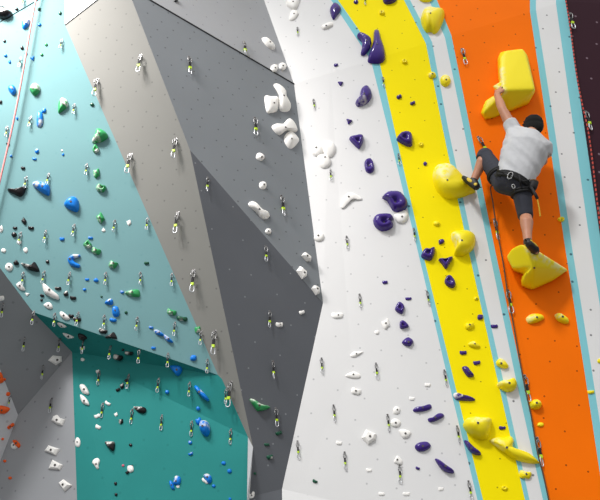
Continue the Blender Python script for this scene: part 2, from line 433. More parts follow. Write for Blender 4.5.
def solid(name, parts, vox, it, mat, parent=None):
    """several overlapping volumes fused into ONE continuous skin"""
    v, f = merge(*parts)
    tmp = obj_from(name + '_tmp', v, f, mat)
    bm = bmesh.new(); bm.from_mesh(tmp.data); bmesh.ops.recalc_face_normals(bm, faces=bm.faces); bm.to_mesh(tmp.data); bm.free()
    md = tmp.modifiers.new('r', 'REMESH'); md.mode = 'VOXEL'; md.voxel_size = vox; md.use_smooth_shade = True
    sm = tmp.modifiers.new('s', 'SMOOTH'); sm.factor = 0.5; sm.iterations = it
    dg = bpy.context.evaluated_depsgraph_get(); me = bpy.data.meshes.new_from_object(tmp.evaluated_get(dg)); me.name = name
    old = tmp.data; bpy.data.objects.remove(tmp); bpy.data.meshes.remove(old)
    for p in me.polygons: p.use_smooth = True
    if not me.materials: me.materials.append(mat)
    ob = bpy.data.objects.new(name, me); COL.objects.link(ob)
    if parent: ob.parent = parent
    return ob
def ell_data(c, X, Y, Z, n=14, m=9):
    c = Vector(c); V = [c + Z]; Fc = []
    for i in range(1, m):
        t = pi * i / m
        for k in range(n):
            a = 2 * pi * k / n; V.append(c + X * (sin(t) * cos(a)) + Y * (sin(t) * sin(a)) + Z * cos(t))
    V.append(c - Z); e = len(V) - 1
    for k in range(n):
        k2 = (k + 1) % n; Fc.append((0, 1 + k, 1 + k2)); Fc.append((e, 1 + (m - 2) * n + k2, 1 + (m - 2) * n + k))
        for i in range(m - 2): Fc.append((1 + i * n + k, 1 + (i + 1) * n + k, 1 + (i + 1) * n + k2, 1 + i * n + k2))
    return V, Fc
def smooth_path(pts, n=8):
    out = []
    for i in range(len(pts) - 1):
        p0, p1, p2, p3 = pts[max(i - 1, 0)], pts[i], pts[i + 1], pts[min(i + 2, len(pts) - 1)]
        for k in range(n):
            t = k / n; out.append(0.5 * ((2 * p1) + (p2 - p0) * t + (2 * p0 - 5 * p1 + 4 * p2 - p3) * t * t + (3 * p1 - p0 - 3 * p2 + p3) * t ** 3))
    return out + [pts[-1]]
def bent(c, path, rads, label, where, flat=.7, chalk=None):
    """a hold bent along a path: fused tapered lobes, cut flush with the wall"""
    cx = sum(p[0] for p in path) / len(path); cy = sum(p[1] for p in path) / len(path); loc, n = surf(cx, cy)
    X = Vector((0, 0, 1)).cross(n).normalized(); Yv = n.cross(X); R = Matrix((X, Yv, n)).transposed()
    pts = smooth_path([hit(x, y, (loc, n)) for x, y in path], 5); k = (loc - CAM).length / FPX; rr = []
    for i in range(len(rads) - 1): rr += [(rads[i] + (rads[i + 1] - rads[i]) * j / 5) * k for j in range(5)]
    rr.append(rads[-1] * k); V = []; Fc = []
    for p, r in zip(pts, rr):
        q = p - loc; q = Vector((q.dot(X), q.dot(Yv), r * .35)); V, Fc = merge((V, Fc), ell_data(q, Vector((r, 0, 0)), Vector((0, r, 0)), Vector((0, 0, r * flat * 1.6))))
    ob = solid('climbing_hold', [(V, Fc)], .006, 3, HM[c])
    at = ob.data.attributes.new('chalk', 'FLOAT', 'POINT')
    at.data.foreach_set('value', [0.0 if not chalk else max(0, min(1, (chalk[1] * k - (v.co - Vector(((hit(*chalk[0], (loc, n)) - loc).dot(X), (hit(*chalk[0], (loc, n)) - loc).dot(Yv), 0))).length) / (.01))) for v in ob.data.vertices])
    for v in ob.data.vertices: v.co.z = max(v.co.z, .001)
    ob.matrix_world = Matrix.Translation(loc) @ R.to_4x4()
    tag(ob, label, 'climbing hold', '%s climbing holds on the %s' % (CN[c], where))
    bo = bpy.data.objects.new('bolt', BOLT_ME); COL.objects.link(bo); bo.parent = ob
    m_ = pts[len(pts) // 2] - loc; bo.location = (m_.dot(X), m_.dot(Yv), rr[len(rr) // 2] * (.35 + flat * 1.55))
    return ob
A = dict(where='pale teal wall')
CH = (110, 0.2)  # top-left pale tint, chalk mixed with painted overhead highlight
# --- pale teal wall, black; chalk also paints overhead highlights on their tops
o('K', [(-5,9),(0,6),(5,7),(8,11),(12,12),(11,15.5),(6,18.5),(0,18),(-5,15)], 'big glossy black hooked hold on the dark seam in the top left corner', chalk=(60,.6), **A)
h('K',16.5,9,3.5,3.5,0,'r','small black foothold just right of the hooked black hold in the top corner', **A)
h('D',39,9,3.5,3.5,0,'r','small blackish green foothold right beside the pink rope at the very top', **A)
h('D',60,13,3.2,3.8,0,'r','small dark green foothold near the top right corner of the pale teal wall', **A)
h('K',4.5,41,3,3.5,0,'r','black foothold near the left frame edge above a pair of blue footholds', **A)
h('K',22,47.5,4,4.5,0,'d','black foothold left of the pink rope, above a quickdraw, in the upper teal wall', **A)
h('K',.5,102,3.5,4,0,'r','black foothold cut by the left frame edge, left of the blue egg hold', **A)
h('K',8,143.5,4,3.5,-20,'d','black foothold touching the left side of the pink rope', **A)
h('K',23,168,4.2,3.6,-20,'b','black foothold above the long black fin hold on the pale teal wall', **A)
o('K', [(7,189),(12,189.5),(17,190),(22,187.5),(26,186.5),(25.5,190),(23,195),(19,196.5),(14,194),(9,192)], 'long glossy black fin hold just right of the lower end of the pink rope', chalk=(110,.75), **A)
h('K',24,221,4.5,7.5,35,'b','black bean hold upper of the touching pair below the long black fin', **A)
h('K',31,228,6,4,-15,'b','black bean hold lower right of the touching pair below the long black fin', **A)
h('K',15,228,4.5,3.4,-10,'b','flat black foothold directly above a round black one near the left edge', **A)
h('K',14,234.5,5.4,5.2,0,'r','round black hold directly under a flat black foothold near the left edge', **A)
h('K',16,262.5,6,5.5,0,'d','round black hold left of the long black and white streaked hold', **A)
o('K', [(20.5,263),(26,264),(32,265.5),(34,262),(36,263),(39.5,271),(33,271),(26,268)], 'long black hold with a pointed fin and a white chalk streak on teal', chalk=(150,.35), **A)
h('K',47.5,261.5,4,4,-30,'d','lone black foothold right of the pointed black fin hold', **A)
h('K',58,288.5,6.5,4.2,-10,'b','black pebble hold uppermost of a descending row of three right of the long white hold', chalk=CH, **A)
h('K',66,293.5,5.6,6,-15,'d','black pebble hold in the middle of a descending row of three', chalk=CH, **A)
h('K',73,298,6.5,4.6,-15,'b','black pebble hold lowest right of a descending row of three', **A)
h('K',42,295.5,4.2,3.6,-30,'b','small black foothold just under the long white hold, upper of two', **A)
h('K',41.5,300,3,2.6,0,'r','tiny black foothold just under the long white hold, lower of two', **A)
h('K',71,316,5.5,4.5,-20,'b','small black hold touching the right tip of a white hold above the overhang lip', **A)
h('K',77,319.5,8,5,-15,'b','black bean hold behind a quickdraw just above the overhang lip', chalk=CH, **A)
h('D',101.5,296.5,2.4,2.2,0,'r','tiny dark dot of a foothold above the small blue stack', **A)
h('D',126,312.5,3.4,3,-20,'r','tiny dark green foothold right of the blue wedge stack', **A)
h('K',103,331,9,6,-25,'b','black hold with chalked top at the lip, left of a black wedge', chalk=(100,.0), **A)  # pale top mostly a painted overhead highlight
o('K', [(105,337),(110,334),(114,332),(117,338.5),(111,338),(107,338.5)], 'black pointed wedge hold on the overhang lip beside a chalked black hold', **A)
# --- pale teal wall, blue
o('B', [(22,24),(23,20),(27,18),(30,19.5),(28.5,25),(24.5,29),(22.3,28)], 'blue teardrop hold with pale chalked top left of the pink rope near the top', chalk=(70,.3), **A)
h('B',39.5,24.5,3.6,3.6,0,'r','small round blue foothold right of the pink rope near the top', **A)
h('B',26,53.5,2.8,3.6,0,'r','small blue foothold touched by the pink rope, left of a larger blue one', **A)
h('B',32.5,58.5,4.6,4.4,20,'t','blue foothold just right of the pink rope, wedge shaped', **A)
h('B',5.5,55.5,3.6,3.2,0,'r','small blue foothold at left edge, upper of a pair', **A)
h('B',9.5,61.5,3,4.2,10,'r','small blue foothold at left edge, lower right of a pair', **A)
o('B', [(8,89),(9,85.5),(13,85),(15.5,88),(15.5,93),(13,95),(10.5,93)], 'blue egg shaped hold left of the pink rope', **A)
o('B', [(37.5,113),(39,111),(42,112),(43,117),(42.5,124),(40,127),(37,126),(36.5,120)], 'tall blue finger hold standing below a small blue cube hold', chalk=(-60,.7), **A)
h('B',44,110.5,4.2,4.6,0,'q','small blue cube hold touching the top of the tall blue finger hold', **A)
h('B',17,118,2.4,4.4,10,'r','slim blue foothold on the right side of the pink rope', **A)
h('B',10.5,134,2.2,4,0,'r','slim blue foothold on the pink rope, right of a quickdraw', **A)
h('B',11,156,3,2.6,0,'r','tiny blue foothold right of the lower pink rope', **A)
h('B',37,151,4.2,5,0,'r','blue foothold directly above a flat blue one, below the tall finger hold', chalk=CH, **A)
h('B',34.5,159,4.6,2.8,-15,'b','flat blue foothold directly under a rounder blue one', **A)
h('B',63,154.5,2.6,2.8,0,'r','tiny blue foothold in the open middle of the pale teal wall', **A)
h('W',62,150.5,2,2,0,'r','tiny white foothold just above a tiny blue one on pale teal', bolt=False, **A)
o('B', [(32,184),(36,181),(42,182),(49,185.5),(49,194.5),(45,194),(37,189)], 'blue wedge hold with a broad white chalked top left of the big blue dome', chalk=(115,.25), **A)  # white top paints the lit gloss into the colour
o('B', [(64,205),(67,199.5),(73,196.5),(77.5,199),(79,206),(77,211.5),(71,210)], 'big smooth blue dome hold in the middle of the pale teal wall', **A)
h('B',62,239,5,4,-15,'b','small blue hold between two quickdraws, left of a smaller light blue one', **A)
h('B',90.5,238,5,3.2,-20,'b','small pale blue foothold just above a pair of green holds', chalk=CH, **A)
bent('B', [(79,256.3),(74,257),(70.5,260),(73,264),(78.5,266.3)], [1.6,2.4,2.6,2.5,2.0], 'blue C shaped hold with a white chalked upper arm', 'pale teal wall', chalk=((75.5,255.8),4.5))
h('B',87,279.5,4.2,3,-10,'b','tiny blue foothold left of a slightly bigger blue one, in a row of two', **A)
h('B',96,280,5.2,4.4,0,'d','small blue hold left of a quickdraw, right one in a row of two', **A)
h('B',84.5,289.5,3.6,3,0,'r','tiny blue foothold below a row of two blue footholds', **A)
h('B',122,292,4,3.2,-20,'r','tiny blue foothold at the left tip of the long green hold', chalk=CH, **A)
o('B', [(104.5,303),(107,300),(111,298.5),(113,301),(112,304.5),(108,304.5)], 'blue wedge hold with white top, topmost of a stack of three', chalk=(120,.3), **A)
o('B', [(112,309),(114,306),(118,307),(119.5,313),(118,316.5),(113,315.5)], 'chunky blue hold in the middle of a stack of three', **A)
h('B',113,320,7,4.6,-20,'b','low blue hold at the bottom of a stack of three', **A)
h('B',151,327.5,4.4,3.2,-25,'b','tiny blue foothold at the upper left end of a blue and white chain', chalk=CH, **A)
o('B', [(154,330),(158,330),(163.5,334),(164,336),(159,335.5),(155,333)], 'slim blue hold with white chalked face, middle of a blue chain', chalk=(110,-.2), **A)
o('B', [(163.5,334.5),(168,336.5),(173,341.5),(171,342.5),(165.5,340)], 'slim blue hold at the lower right end of a blue chain', chalk=(150,.2), **A)
h('B',153.5,348,4.6,3.4,-20,'b','blue foothold just above the overhang lip left of a quickdraw', **A)
h('B',193.5,358,6.4,5.6,0,'q','small blue cube hold just above the lip near the grey prow', **A)
# --- pale teal wall, green
o('G', [(29.5,89),(31,85),(35.5,83),(39.5,86),(39.5,91),(35,95.5),(31.5,93)], 'green egg hold with white chalked crown right of the pink rope', chalk=(80,.1), **A)
o('G', [(58,112),(58.5,102),(62,97.5),(67,100),(68,105.5),(64,109.5),(60,112.5)], 'green wedge hold with white chalked right side, above the tall blue finger hold', chalk=(50,.1), **A)
h('G',46,44.5,3.2,3.2,0,'r','small green foothold, upper of two right of the pink rope', **A)
h('G',41.5,54.5,3.4,3,-15,'r','small green foothold, lower of two right of the pink rope', **A)
h('D',92,104.5,4,4,0,'r','round green foothold beside the light grey prow near its upper quickdraw', **A)
o('G', [(92,142),(95,134),(97,128.5),(103,130),(107.5,134),(107,138),(100,142)], 'big green triangular hold near the grey prow, above a small ring shaped green hold', chalk=(-120,.6), **A)
h('G',95.5,148.5,7,9,10,'d','green ring shaped hold tucked under the big green triangular hold', prof='pocket', chalk=(-60,.3), **A)
h('G',96.5,173,6.5,10,5,'b','green upright hold right of a quickdraw, upper of a pair', chalk=(180,.2), **A)
h('G',101,188,9.5,9,-30,'b','green oval hold with white pocket, lower of a pair', prof='pocket', chalk=(200,.2), **A)
h('G',100.5,218,7.5,11,25,'b','green oval hold standing above a small white foothold', chalk=(220,.3), **A)
h('W',103.5,230,4,4.2,0,'d','small white foothold right under a green oval hold', bolt=False, **A)
h('G',87.5,244,8.5,8.4,0,'d','green round hold, upper left of a touching pair under a pale blue foothold', prof='pocket', chalk=(-100,.2), **A)
h('G',96,251,10,7.6,-30,'b','green bean hold, lower right of a touching pair', chalk=(200,.2), **A)
h('G',113,264.5,8.5,9,-35,'b','green oval hold alone above the long green hold', chalk=(200,.3), **A)
h('D',146.5,263,5,3.8,-15,'b','small dark green hold alone near the grey prow edge', **A)
o('G', [(124.5,292.5),(129,290.5),(134,289.5),(139,290),(139.5,296.5),(133,296.5),(127.5,295)], 'long green horizontal hold with chalked left end', chalk=(180,.1), **A)
h('G',171.5,312,10,7,-25,'b','green hold upper left of a touching pair near the prow', chalk=(210,.3), **A)
h('D',182,318.5,11,6,-15,'b','green hold lower right of a touching pair near the prow', chalk=(250,.4), **A)
h('G',197.5,329.5,6,7.5,0,'b','green hold right above a quickdraw at the prow edge', chalk=(-60,.3), **A)
# --- pale teal wall, white
h('W',1,229,4,8,15,'b','white hold cut by the left frame edge beside two black ones', **A)
h('W',129,222.5,4.2,6,10,'b','small white hold alone between two quickdraws on pale teal', **A)
h('W',3.5,250.5,5,4.4,-10,'r','small white hold at the left frame edge above a bigger white one', **A)
h('W',19.5,242.5,4,4,0,'r','small white hold directly under the round black hold and a quickdraw', **A)
h('W',25.5,250,5,5.4,20,'r','small white hold above the long streaked black fin hold', **A)
h('W',9,267,8,8.6,10,'r','round white hold left of a round black one near the wall edge', **A)
o('W', [(16,285),(20,281.5),(22.5,285),(25,290),(20.5,290)], 'white wedge hold beside the left edge of the teal wall', **A)
h('W',27,294.5,4.6,3.4,-10,'t','tiny white triangular foothold under the white wedge hold', **A)
o('W', [(42,283.5),(46,284.5),(52,290),(58.5,295.5),(58,299.5),(50,296.5),(44,292.5)], 'long white boomerang hold slanting down right above the overhang', **A)
o('W', [(43.5,305),(48,302),(51.5,304),(52.5,308),(48.5,309)], 'white triangular hold below the long white boomerang', **A)
o('W', [(59.5,312.5),(62,311.5),(66,314),(70,318.5),(66,320),(61,317)], 'white oval hold just above the lip, left of small black holds', **A)
# --- dark underside under the lip
S_ = dict(where='dark teal underside')
o('W', [(57,323),(61.5,323.5),(66.5,327),(61,327.5)], 'flat white hold at the lip of the dark teal underside, upper of two', **S_)
o('W', [(62.5,333.5),(67,334),(74,337.5),(68,338.5)], 'flat white hold on the dark teal underside, lower of two', **S_)
o('K', [(78,334),(83,335),(87,338.5),(83.5,340.5),(79,338)], 'black rounded hold on the dark teal underside above a quickdraw', **S_)
h('W',82.5,348.5,5,5,0,'b','small white hold behind the quickdraw on the dark teal underside', **S_)
h('W',82.5,359.5,4.2,3.6,0,'r','small white hold right below the corner of the underside and deep teal wall', where='deep teal wall')
h('K',118,357.5,10,5.4,-20,'b','black bean hold under the lip, left of small black fin', chalk=CH, **S_)
h('K',129,353.5,9,4,-10,'b','thin black fin hold under the lip, next to a quickdraw', chalk=CH, **S_)
h('K',123,350,3,2.6,0,'r','tiny black foothold above the thin black fin under the lip', **S_)
o('B', [(169.5,366),(175,364.5),(181,365),(182,370.5),(178,376),(174,373)], 'blue wedge hold hanging under the lip of the overhang', where='dark teal underside')
# --- left grey walls
h('W',1.5,298.5,6,5,15,'q','white hold at the left frame edge on the dark grey overhang', where='grey left wall')
o('W', [(48,360.5),(53,355.5),(62,356.5),(62,361.5),(56,365.5)], 'white faceted rock hold at the lower right corner of the dark grey overhang', sharp=True, prof='facet', where='grey left wall')
o('W', [(51,420.5),(53,416),(57,414.5),(60,418),(65,419.5),(62.5,425.5),(57,424.5)], 'white faceted hold with a notched top, highest on the grey lower panel', sharp=True, prof='facet', where='grey left wall')
o('W', [(44,451),(48,445),(60,449),(56,455.5)], 'white four cornered hold, topmost of the lower three on the grey panel', sharp=True, prof='facet', where='grey left wall')
o('W', [(48,469),(52,459.5),(63,465),(60,470)], 'white four cornered hold, middle of the lower three on the grey panel', sharp=True, prof='facet', where='grey left wall')
o('W', [(58.3,483),(63,479),(72,485.3),(64.5,491.8)], 'white four cornered hold, lowest of the lower three on the grey panel', sharp=True, prof='facet', where='grey left wall')
o('W', [(10.5,446.5),(12.5,442.5),(16,444.5),(18.5,446.5),(14,449.3)], 'white block hold attached under an orange one at lower left', where='grey left wall')
o('O', [(12.5,440.5),(16,440),(20,444.5),(18.5,447.8),(15,444.8)], 'orange block hold above a white one at lower left', where='grey left wall')
h('O',4.6,461,3.6,3,0,'r','small orange foothold below the orange and white pair', where='grey left wall')
h('O',10,478,3.8,3,0,'r','lowest small orange foothold on the grey panel', where='grey left wall')
o('O', [(-4,372),(1,372.5),(3,377),(3.5,382),(-2,383)], 'orange hold cut by the left frame edge, highest of the orange ones', where='pale left wall')
h('O',4.3,379.5,3.4,3,0,'r','small orange foothold touching the highest orange hold', where='pale left wall')
h('O',8,394,4.6,4,0,'q','small orange hold above a quickdraw on the pale left strip', where='pale left wall')
o('O', [(-4,406),(1,405.5),(10,408.5),(4.5,414),(-4,412)], 'big orange wedge hold at the left frame edge below a small quickdraw', where='pale left wall')
h('O',10,426.5,9.5,4.6,25,'b','orange slanted bar hold under the orange wedge', where='pale left wall')
h('O',2.5,439,3.2,2.8,0,'r','small orange foothold under the slanted orange bar', where='pale left wall')
# --- deep teal wall
T = dict(where='deep teal wall')
o('W', [(79.5,385),(84,384.5),(88,390),(88.5,394.3),(82,392.5)], 'white leaf shaped hold, upper of two stacked on the deep teal wall', **T)
o('W', [(80,394.5),(85,397),(88.5,402),(88.5,405.3),(82,402.5)], 'white leaf shaped hold, lower of two stacked on the deep teal wall', **T)
h('W',107.5,403.3,6,4,-40,'b','small slanted white hold right of a quickdraw on the deep teal wall', **T)
h('W',97,416,6,4.6,10,'b','small white hold just left under a quickdraw on the deep teal wall', **T)
h('W',98,427,5.6,5,-35,'b','small white bean hold below another white one on deep teal', **T)
h('W',116,414.5,3.6,4.4,20,'b','small white foothold upper left of a black and white one', **T)
h('K',121,421.3,4.4,6,0,'b','small black hold with a white streak under a small white foothold', chalk=(180,.2), **T)
o('K', [(133,407),(139,406.5),(145,407.5),(146.2,410.5),(144,413.3),(138.5,412.5)], 'black oval hold with a white chalked top on the deep teal wall', chalk=(120,.1), **T)  # white top mostly overhead highlight put into the colour
h('K',126,380.5,3.4,3,0,'r','small round black foothold beside a quickdraw, top of a little chain', **T)
h('K',122,386,4.4,6.2,10,'b','black bean hold with chalk in the middle of a little chain', chalk=(130,.2), **T)
h('K',118,389.7,5,3.4,20,'b','black pebble hold at the lower left end of a little chain', **T)
o('W', [(75,441),(76.5,437.5),(79,438),(80.5,442),(79.5,446.5),(77,447),(75.3,445)], 'white oval hold on the edge between grey panel and deep teal wall', **T)
o('K', [(104.5,442),(109.5,441.5),(114.5,442.3),(113.5,450.7),(109,448.3)], 'black triangular hold with a white chalked top edge', chalk=(90,.35), **T)  # pale upper edge mostly a highlight painted on
h('K',130.5,445,3.6,3.4,0,'r','lone round black foothold right of the black triangular hold', **T)
o('W', [(92,462.5),(94,459),(98,458),(99.8,461),(98.5,465.5),(98.8,468.5),(96.5,468.8),(94,465)], 'white mushroom shaped hold low on the deep teal wall', **T)
h('R',123,465.5,2.8,2.4,0,'r','tiny pink foothold beside a white and black hold', **T)
h('W',130.3,468.8,6.5,7,20,'q','white hold with a black end, right of a tiny pink foothold', **T)
h('K',127.3,472.3,4,3.6,20,'b','black end piece under the white hold by the pink foothold', **T)
h('K',131.3,466,3.8,3,0,'b','black cap piece on top of the white hold by the pink foothold', **T)
h('K',115.5,483.5,3.2,3.8,0,'r','upper of two round black footholds near the bottom edge', **T)
h('K',116,494.5,3.2,3.4,0,'r','lower of two round black footholds near the bottom edge', **T)
h('W',97.5,371.3,3.6,3.8,0,'b','small white foothold on top of a quickdraw high on deep teal', **T)
h('B',167,392,4.4,3.8,0,'r','small blue foothold between two upper quickdraws on deep teal', **T)
o('B', [(194,386.5),(196.5,385.3),(202,390.5),(208.3,398),(207.5,401),(202.5,397.5),(196,391)], 'long blue diagonal bar hold on the deep teal wall', chalk=(45,.65), **T)
h('B',198,408.5,4.2,4,0,'r','small blue foothold under the long blue diagonal bar', **T)
h('B',198.5,421,6,7.6,15,'b','blue rounded hold touching the upper left of the big blue boulder', **T)
o('B', [(199.5,424),(201.5,420.5),(206,420.5),(209,424),(209.5,431),(207,436),(203,434.5),(200,430.5)], 'big blue boulder hold with white chalk specks on the deep teal wall', chalk=(80,-.1), ht=.075, **T)
h('B',190,442.5,4.2,4,0,'r','small blue foothold under a quickdraw, upper of two', chalk=CH, **T)
h('B',190.7,453.8,5,3.6,15,'b','small blue foothold with white top, lower of two', chalk=(90,-.1), **T)
h('B',223.5,463,4.6,3.8,0,'r','small blue foothold at right, upper of two below the boulder', **T)
h('B',229.5,471,4.6,4.6,0,'r','small blue foothold at right, lower of two below the boulder', **T)
o('B', [(203.5,475),(207,473.5),(211,476),(211.5,481),(208.5,483.5),(205,479)], 'blue angular hold with white face leaning on a white bar', chalk=(100,.1), **T)
h('W',204.8,481,7.4,3.6,-45,'b','white bar hold leaning on the blue angular hold', **T)
h('B',213.6,486,3.8,3.4,0,'r','small blue foothold lower right of the blue and white angular pair', **T)
o('B', [(169,481.5),(171,480.5),(173.5,484),(174.5,489),(172,489.5),(170,486)], 'slim blue crescent hold left of a chunkier blue one near the bottom', **T)
h('B',177,480.5,7,9,-5,'q','chunky blue hold with white corner near the bottom edge', chalk=(140,.3), **T)
h('W',178,486.5,3.4,3.4,0,'r','small white foothold under the chunky blue hold', **T)
h('B',230,499,3,3,0,'r','tiny blue foothold cut by the bottom frame edge', **T)
# --- grey prow
N = dict(where='grey prow')
o('W', [(262,38),(266,37.3),(270.5,41),(275,46),(274,49.3),(269,47.5),(264.5,43)], 'long white slanted hold on the upper grey panel beside the white wall', **N)
h('W',274.4,68,7.4,8,0,'r','round white hold on the dark diagonal seam, left of a pair', **N)
h('W',282.6,66.3,8,7.6,0,'r','round white hold above the dark diagonal seam, right of a pair', **N)
o('W', [(274,85),(276.5,83),(281.5,85.5),(286,91),(286.5,97),(291,105),(290,110),(285.5,111.5),(280.5,110),(279,103),(279.5,95)], 'white wavy tall hold on grey, right of a squarish white one', ht=.05, **N)
o('W', [(265,96.2),(271,96),(278,96.7),(278.5,103),(277.5,110.5),(272,112.5),(267,111.5)], 'white squarish rounded hold on grey, left of the wavy tall one', **N)
o('W', [(272,126.5),(276,123.5),(283,124),(286.5,120),(290,118),(294.5,121.5),(298,129),(296,131.5),(288,130),(284,132),(280,135),(276,132.5)], 'white bone shaped hold on grey above a shield shaped one', ht=.045, **N)
o('W', [(284.5,137),(288,132),(293,131),(299.5,138.5),(297,144),(291,148.5),(286,144)], 'white shield shaped hold on grey tucked under the bone shaped one', prof='cone', **N)
h('W',260.5,156.5,9,8,-25,'r','white oval hold just under a quickdraw on the mid grey face', prof='cone', **N)
h('W',263,185,8,8,0,'r','round white hold alone above the long white hold on mid grey', prof='cone', **N)
o('W', [(248.5,203.5),(252,200.8),(257,203.5),(263,210.5),(268.5,212.3),(270,215.5),(267.5,218.5),(262,218.5),(257.5,213),(251,207.5)], 'long white dogbone hold on the mid grey face', **N)
h('W',268.4,231.3,6.2,6,0,'r','small round white hold at the seam below the long white dogbone', **N)
o('W', [(301.7,255.5),(304.3,252.3),(311.5,257.3),(311,261),(306.7,261)], 'white chunky hold near the prow corner, upper of three', sharp=True, prof='facet', ht=.04, **N)
o('W', [(296.7,270.7),(300,266),(306.7,271.7),(306.7,276),(302.3,279)], 'white chunky hold near the prow corner, middle of three', sharp=True, prof='facet', ht=.04, **N)
o('W', [(311.5,288.5),(314,285),(319.3,287.7),(320,293),(316,295)], 'white chunky hold at the prow corner, lowest of three', sharp=True, prof='facet', ht=.035, **N)
h('W',302,312.3,5.4,4.4,0,'b','small white foothold on charcoal right by the prow corner', **N)
h('W',279.5,324.6,7,5.6,-10,'b','small white hold right of a quickdraw on the charcoal face', **N)
o('G', [(250,399.5),(253.5,399),(261,404),(270,406.5),(267.5,409),(258.5,411),(254.5,407)], 'green long hold with white chalked upper edge on the charcoal face', chalk=(80,.2), **N)
h('D',279,433,6.4,4.6,10,'b','dark green hold beneath a quickdraw low on charcoal', **N)
h('D',267,444.6,5.4,3.6,-10,'b','dark green foothold in the middle of three low on charcoal', **N)
h('D',270,457,6.4,5.4,0,'b','dark green hold with pale fleck, lowest of three on charcoal', chalk=(-30,.5), **N)
h('D',255,473.5,3,3,0,'r','tiny dark foothold near the bottom of the charcoal face', **N)
o('W', [(247,493),(249.5,493.5),(251,495),(252.3,491.8),(254.6,492),(254.3,496.5),(252,498.5),(247,498)], 'small white U shaped hold at the foot of the charcoal face', **N)
h('K',176,0.5,4,3,0,'r','black foothold at the top frame edge on the grey prow', **N)
# --- white wall, white holds
Z = dict(where='white wall')
o('W', [(286,4),(289,-3),(300,-4),(299,3),(296,9),(291,8.5)], 'white angular hold cut by the top frame edge on the white wall', **Z)
o('W', [(289,19.5),(291,11),(296,10),(298.5,14),(294,20)], 'white fan shaped hold directly under the one at the top edge', **Z)
o('W', [(321,26.5),(325,24),(332,22),(333,25.5),(328,28),(323.5,29.5)], 'white flat hold just under the top purple hold on the white wall', **Z)
h('W',317,149,14,14.5,0,'r','round white dome hold with bolt, left of the cluster of three', **Z)
o('W', [(322,145),(325,141.5),(331,141),(335.5,146),(335,153),(330,158),(325,155),(323,150)], 'big white dome hold at the upper right of the cluster of three', bolt=False, **Z)
o('W', [(317,157),(322,154.5),(327,156),(331,161),(329.5,166),(324,168.5),(319,165)], 'white dome hold at the bottom of the cluster of three', peak=(325,157), **Z)
bent('W', [(342.5,207),(346,201),(351,197),(360.5,199)], [2.6,4.4,4.6,2.0], 'white crescent hold arching in the middle of the white wall', 'white wall', flat=.16)
o('W', [(394,215),(399,212),(405,210),(408,214),(407.5,219),(403,223.5),(397,222)], 'white round hold tucked between the two biggest purple holds', **Z)
h('W',319,236.5,11,10.5,-10,'r','round white hold at the left edge of the white wall', **Z)
h('W',337.5,315.5,11.5,7.5,-5,'b','white oval hold right of the prow corner on the white wall', **Z)
h('W',386,324,8,11,15,'b','white upright hold left of the middle purple wedges', **Z)
h('W',377,332.3,5,4.6,0,'r','small white foothold lower left of the white upright hold', **Z)
o('W', [(350,356),(353,352),(358,351.5),(363.5,352),(359,355),(354,357.5)], 'white flat lip hold left of a quickdraw mid white wall', **Z)
o('W', [(345,376),(349,373),(354,371.5),(360,374),(360,378),(352,378.5)], 'white low wide hold above a white oval one on the white wall', **Z)
h('W',356,391.5,10,8,-30,'b','white oval hold with a dark bolt below the low wide white hold', **Z)
h('W',339,443,6.4,4.4,-20,'b','small white foothold left of the white pyramid hold', **Z)
o('W', [(361.5,438),(366,429),(376.5,434),(375.5,440),(368,445)], 'white pyramid hold alone on the lower white wall', sharp=True, prof='facet', **Z)
h('W',396.5,410.5,8,8.4,0,'r','white hold topmost of the descending group of three', **Z)
h('W',395.5,423,10.5,9.5,0,'r','white hold in the middle of the descending group of three, by a quickdraw', **Z)
o('W', [(399,430),(404,429),(411,432),(409,437),(403.5,438.5),(400,434)], 'white wedge hold lowest of the descending group of three', **Z)
h('W',411.8,398.7,6.4,4.4,-15,'b','small white foothold left above the purple bars', **Z)
h('W',427.5,385,6.2,4.6,-15,'b','small white foothold below the edge of the stripes, above the purple bars', **Z)
o('W', [(394,462),(396,456.5),(398.5,456),(402.5,461),(401.5,465),(396.5,464)], 'white triangular hold right on top of a quickdraw, low white wall', **Z)
h('W',369,470.3,6.4,4.4,-15,'b','small white foothold low and left of the white triangular hold', **Z)
h('W',381.5,494,6.4,4.6,-15,'b','small white foothold at the bottom edge, left of two', **Z)
h('W',406.5,494,7.4,4.6,-10,'b','small white foothold at the bottom edge, right of two', **Z)
h('W',441,489,6,4.6,-10,'b','small white foothold near the bottom under the long purple blade', **Z)
h('D',315,481.3,5,3.8,-35,'b','small green foothold alone at the bottom of the white wall', **Z)
# --- white wall, purple
o('P', [(329.8,10),(332,4.5),(336,2.5),(341.2,8.5),(336,16.5),(333,19)], 'purple teardrop hold highest on the white wall at the stripe edge', **Z)
bent('P', [(360.5,37),(366,42),(366,48.5),(363,54.5)], [3.6,5,4.2,2.4], 'purple hook shaped hold left of the tallest purple one', 'white wall')
o('P', [(372.5,45),(373.5,32),(375.5,29),(379,30),(381,38),(384.5,48),(385,58),(381,62),(374,62.5),(368.5,61.5),(368,57)], 'tallest purple hold, bottle shaped, across the blue stripe edge', **Z)
h('P',336,65,4.4,3.4,0,'b','tiny purple foothold, upper of two left of the tall purple hold', **Z)
h('P',340.5,83.5,5.4,4.4,0,'t','small purple foothold, lower of two left of the tall purple hold', **Z)
h('P',349,121.5,6,5,-15,'t','small purple foothold right above a purple triangular hold', **Z)
o('P', [(355.5,102),(359,99),(361,89),(367,85),(371.5,91),(371.5,97),(366,103.5),(358,106)], 'purple rounded hold with an upturned lip below the tall purple one', chalk=(-100,.8), **Z)
o('P', [(349,138.3),(355,135.8),(362.5,135),(363.5,140),(360,147.5),(357.5,147.5)], 'purple triangular hold with pocket, above a purple oval', prof='horn', **Z)
o('P', [(364.3,163),(366.5,159),(371,158.5),(374,164),(374,170),(370.5,173),(366,171)], 'purple upright oval hold with pocket under the purple triangle', prof='pocket', **Z)
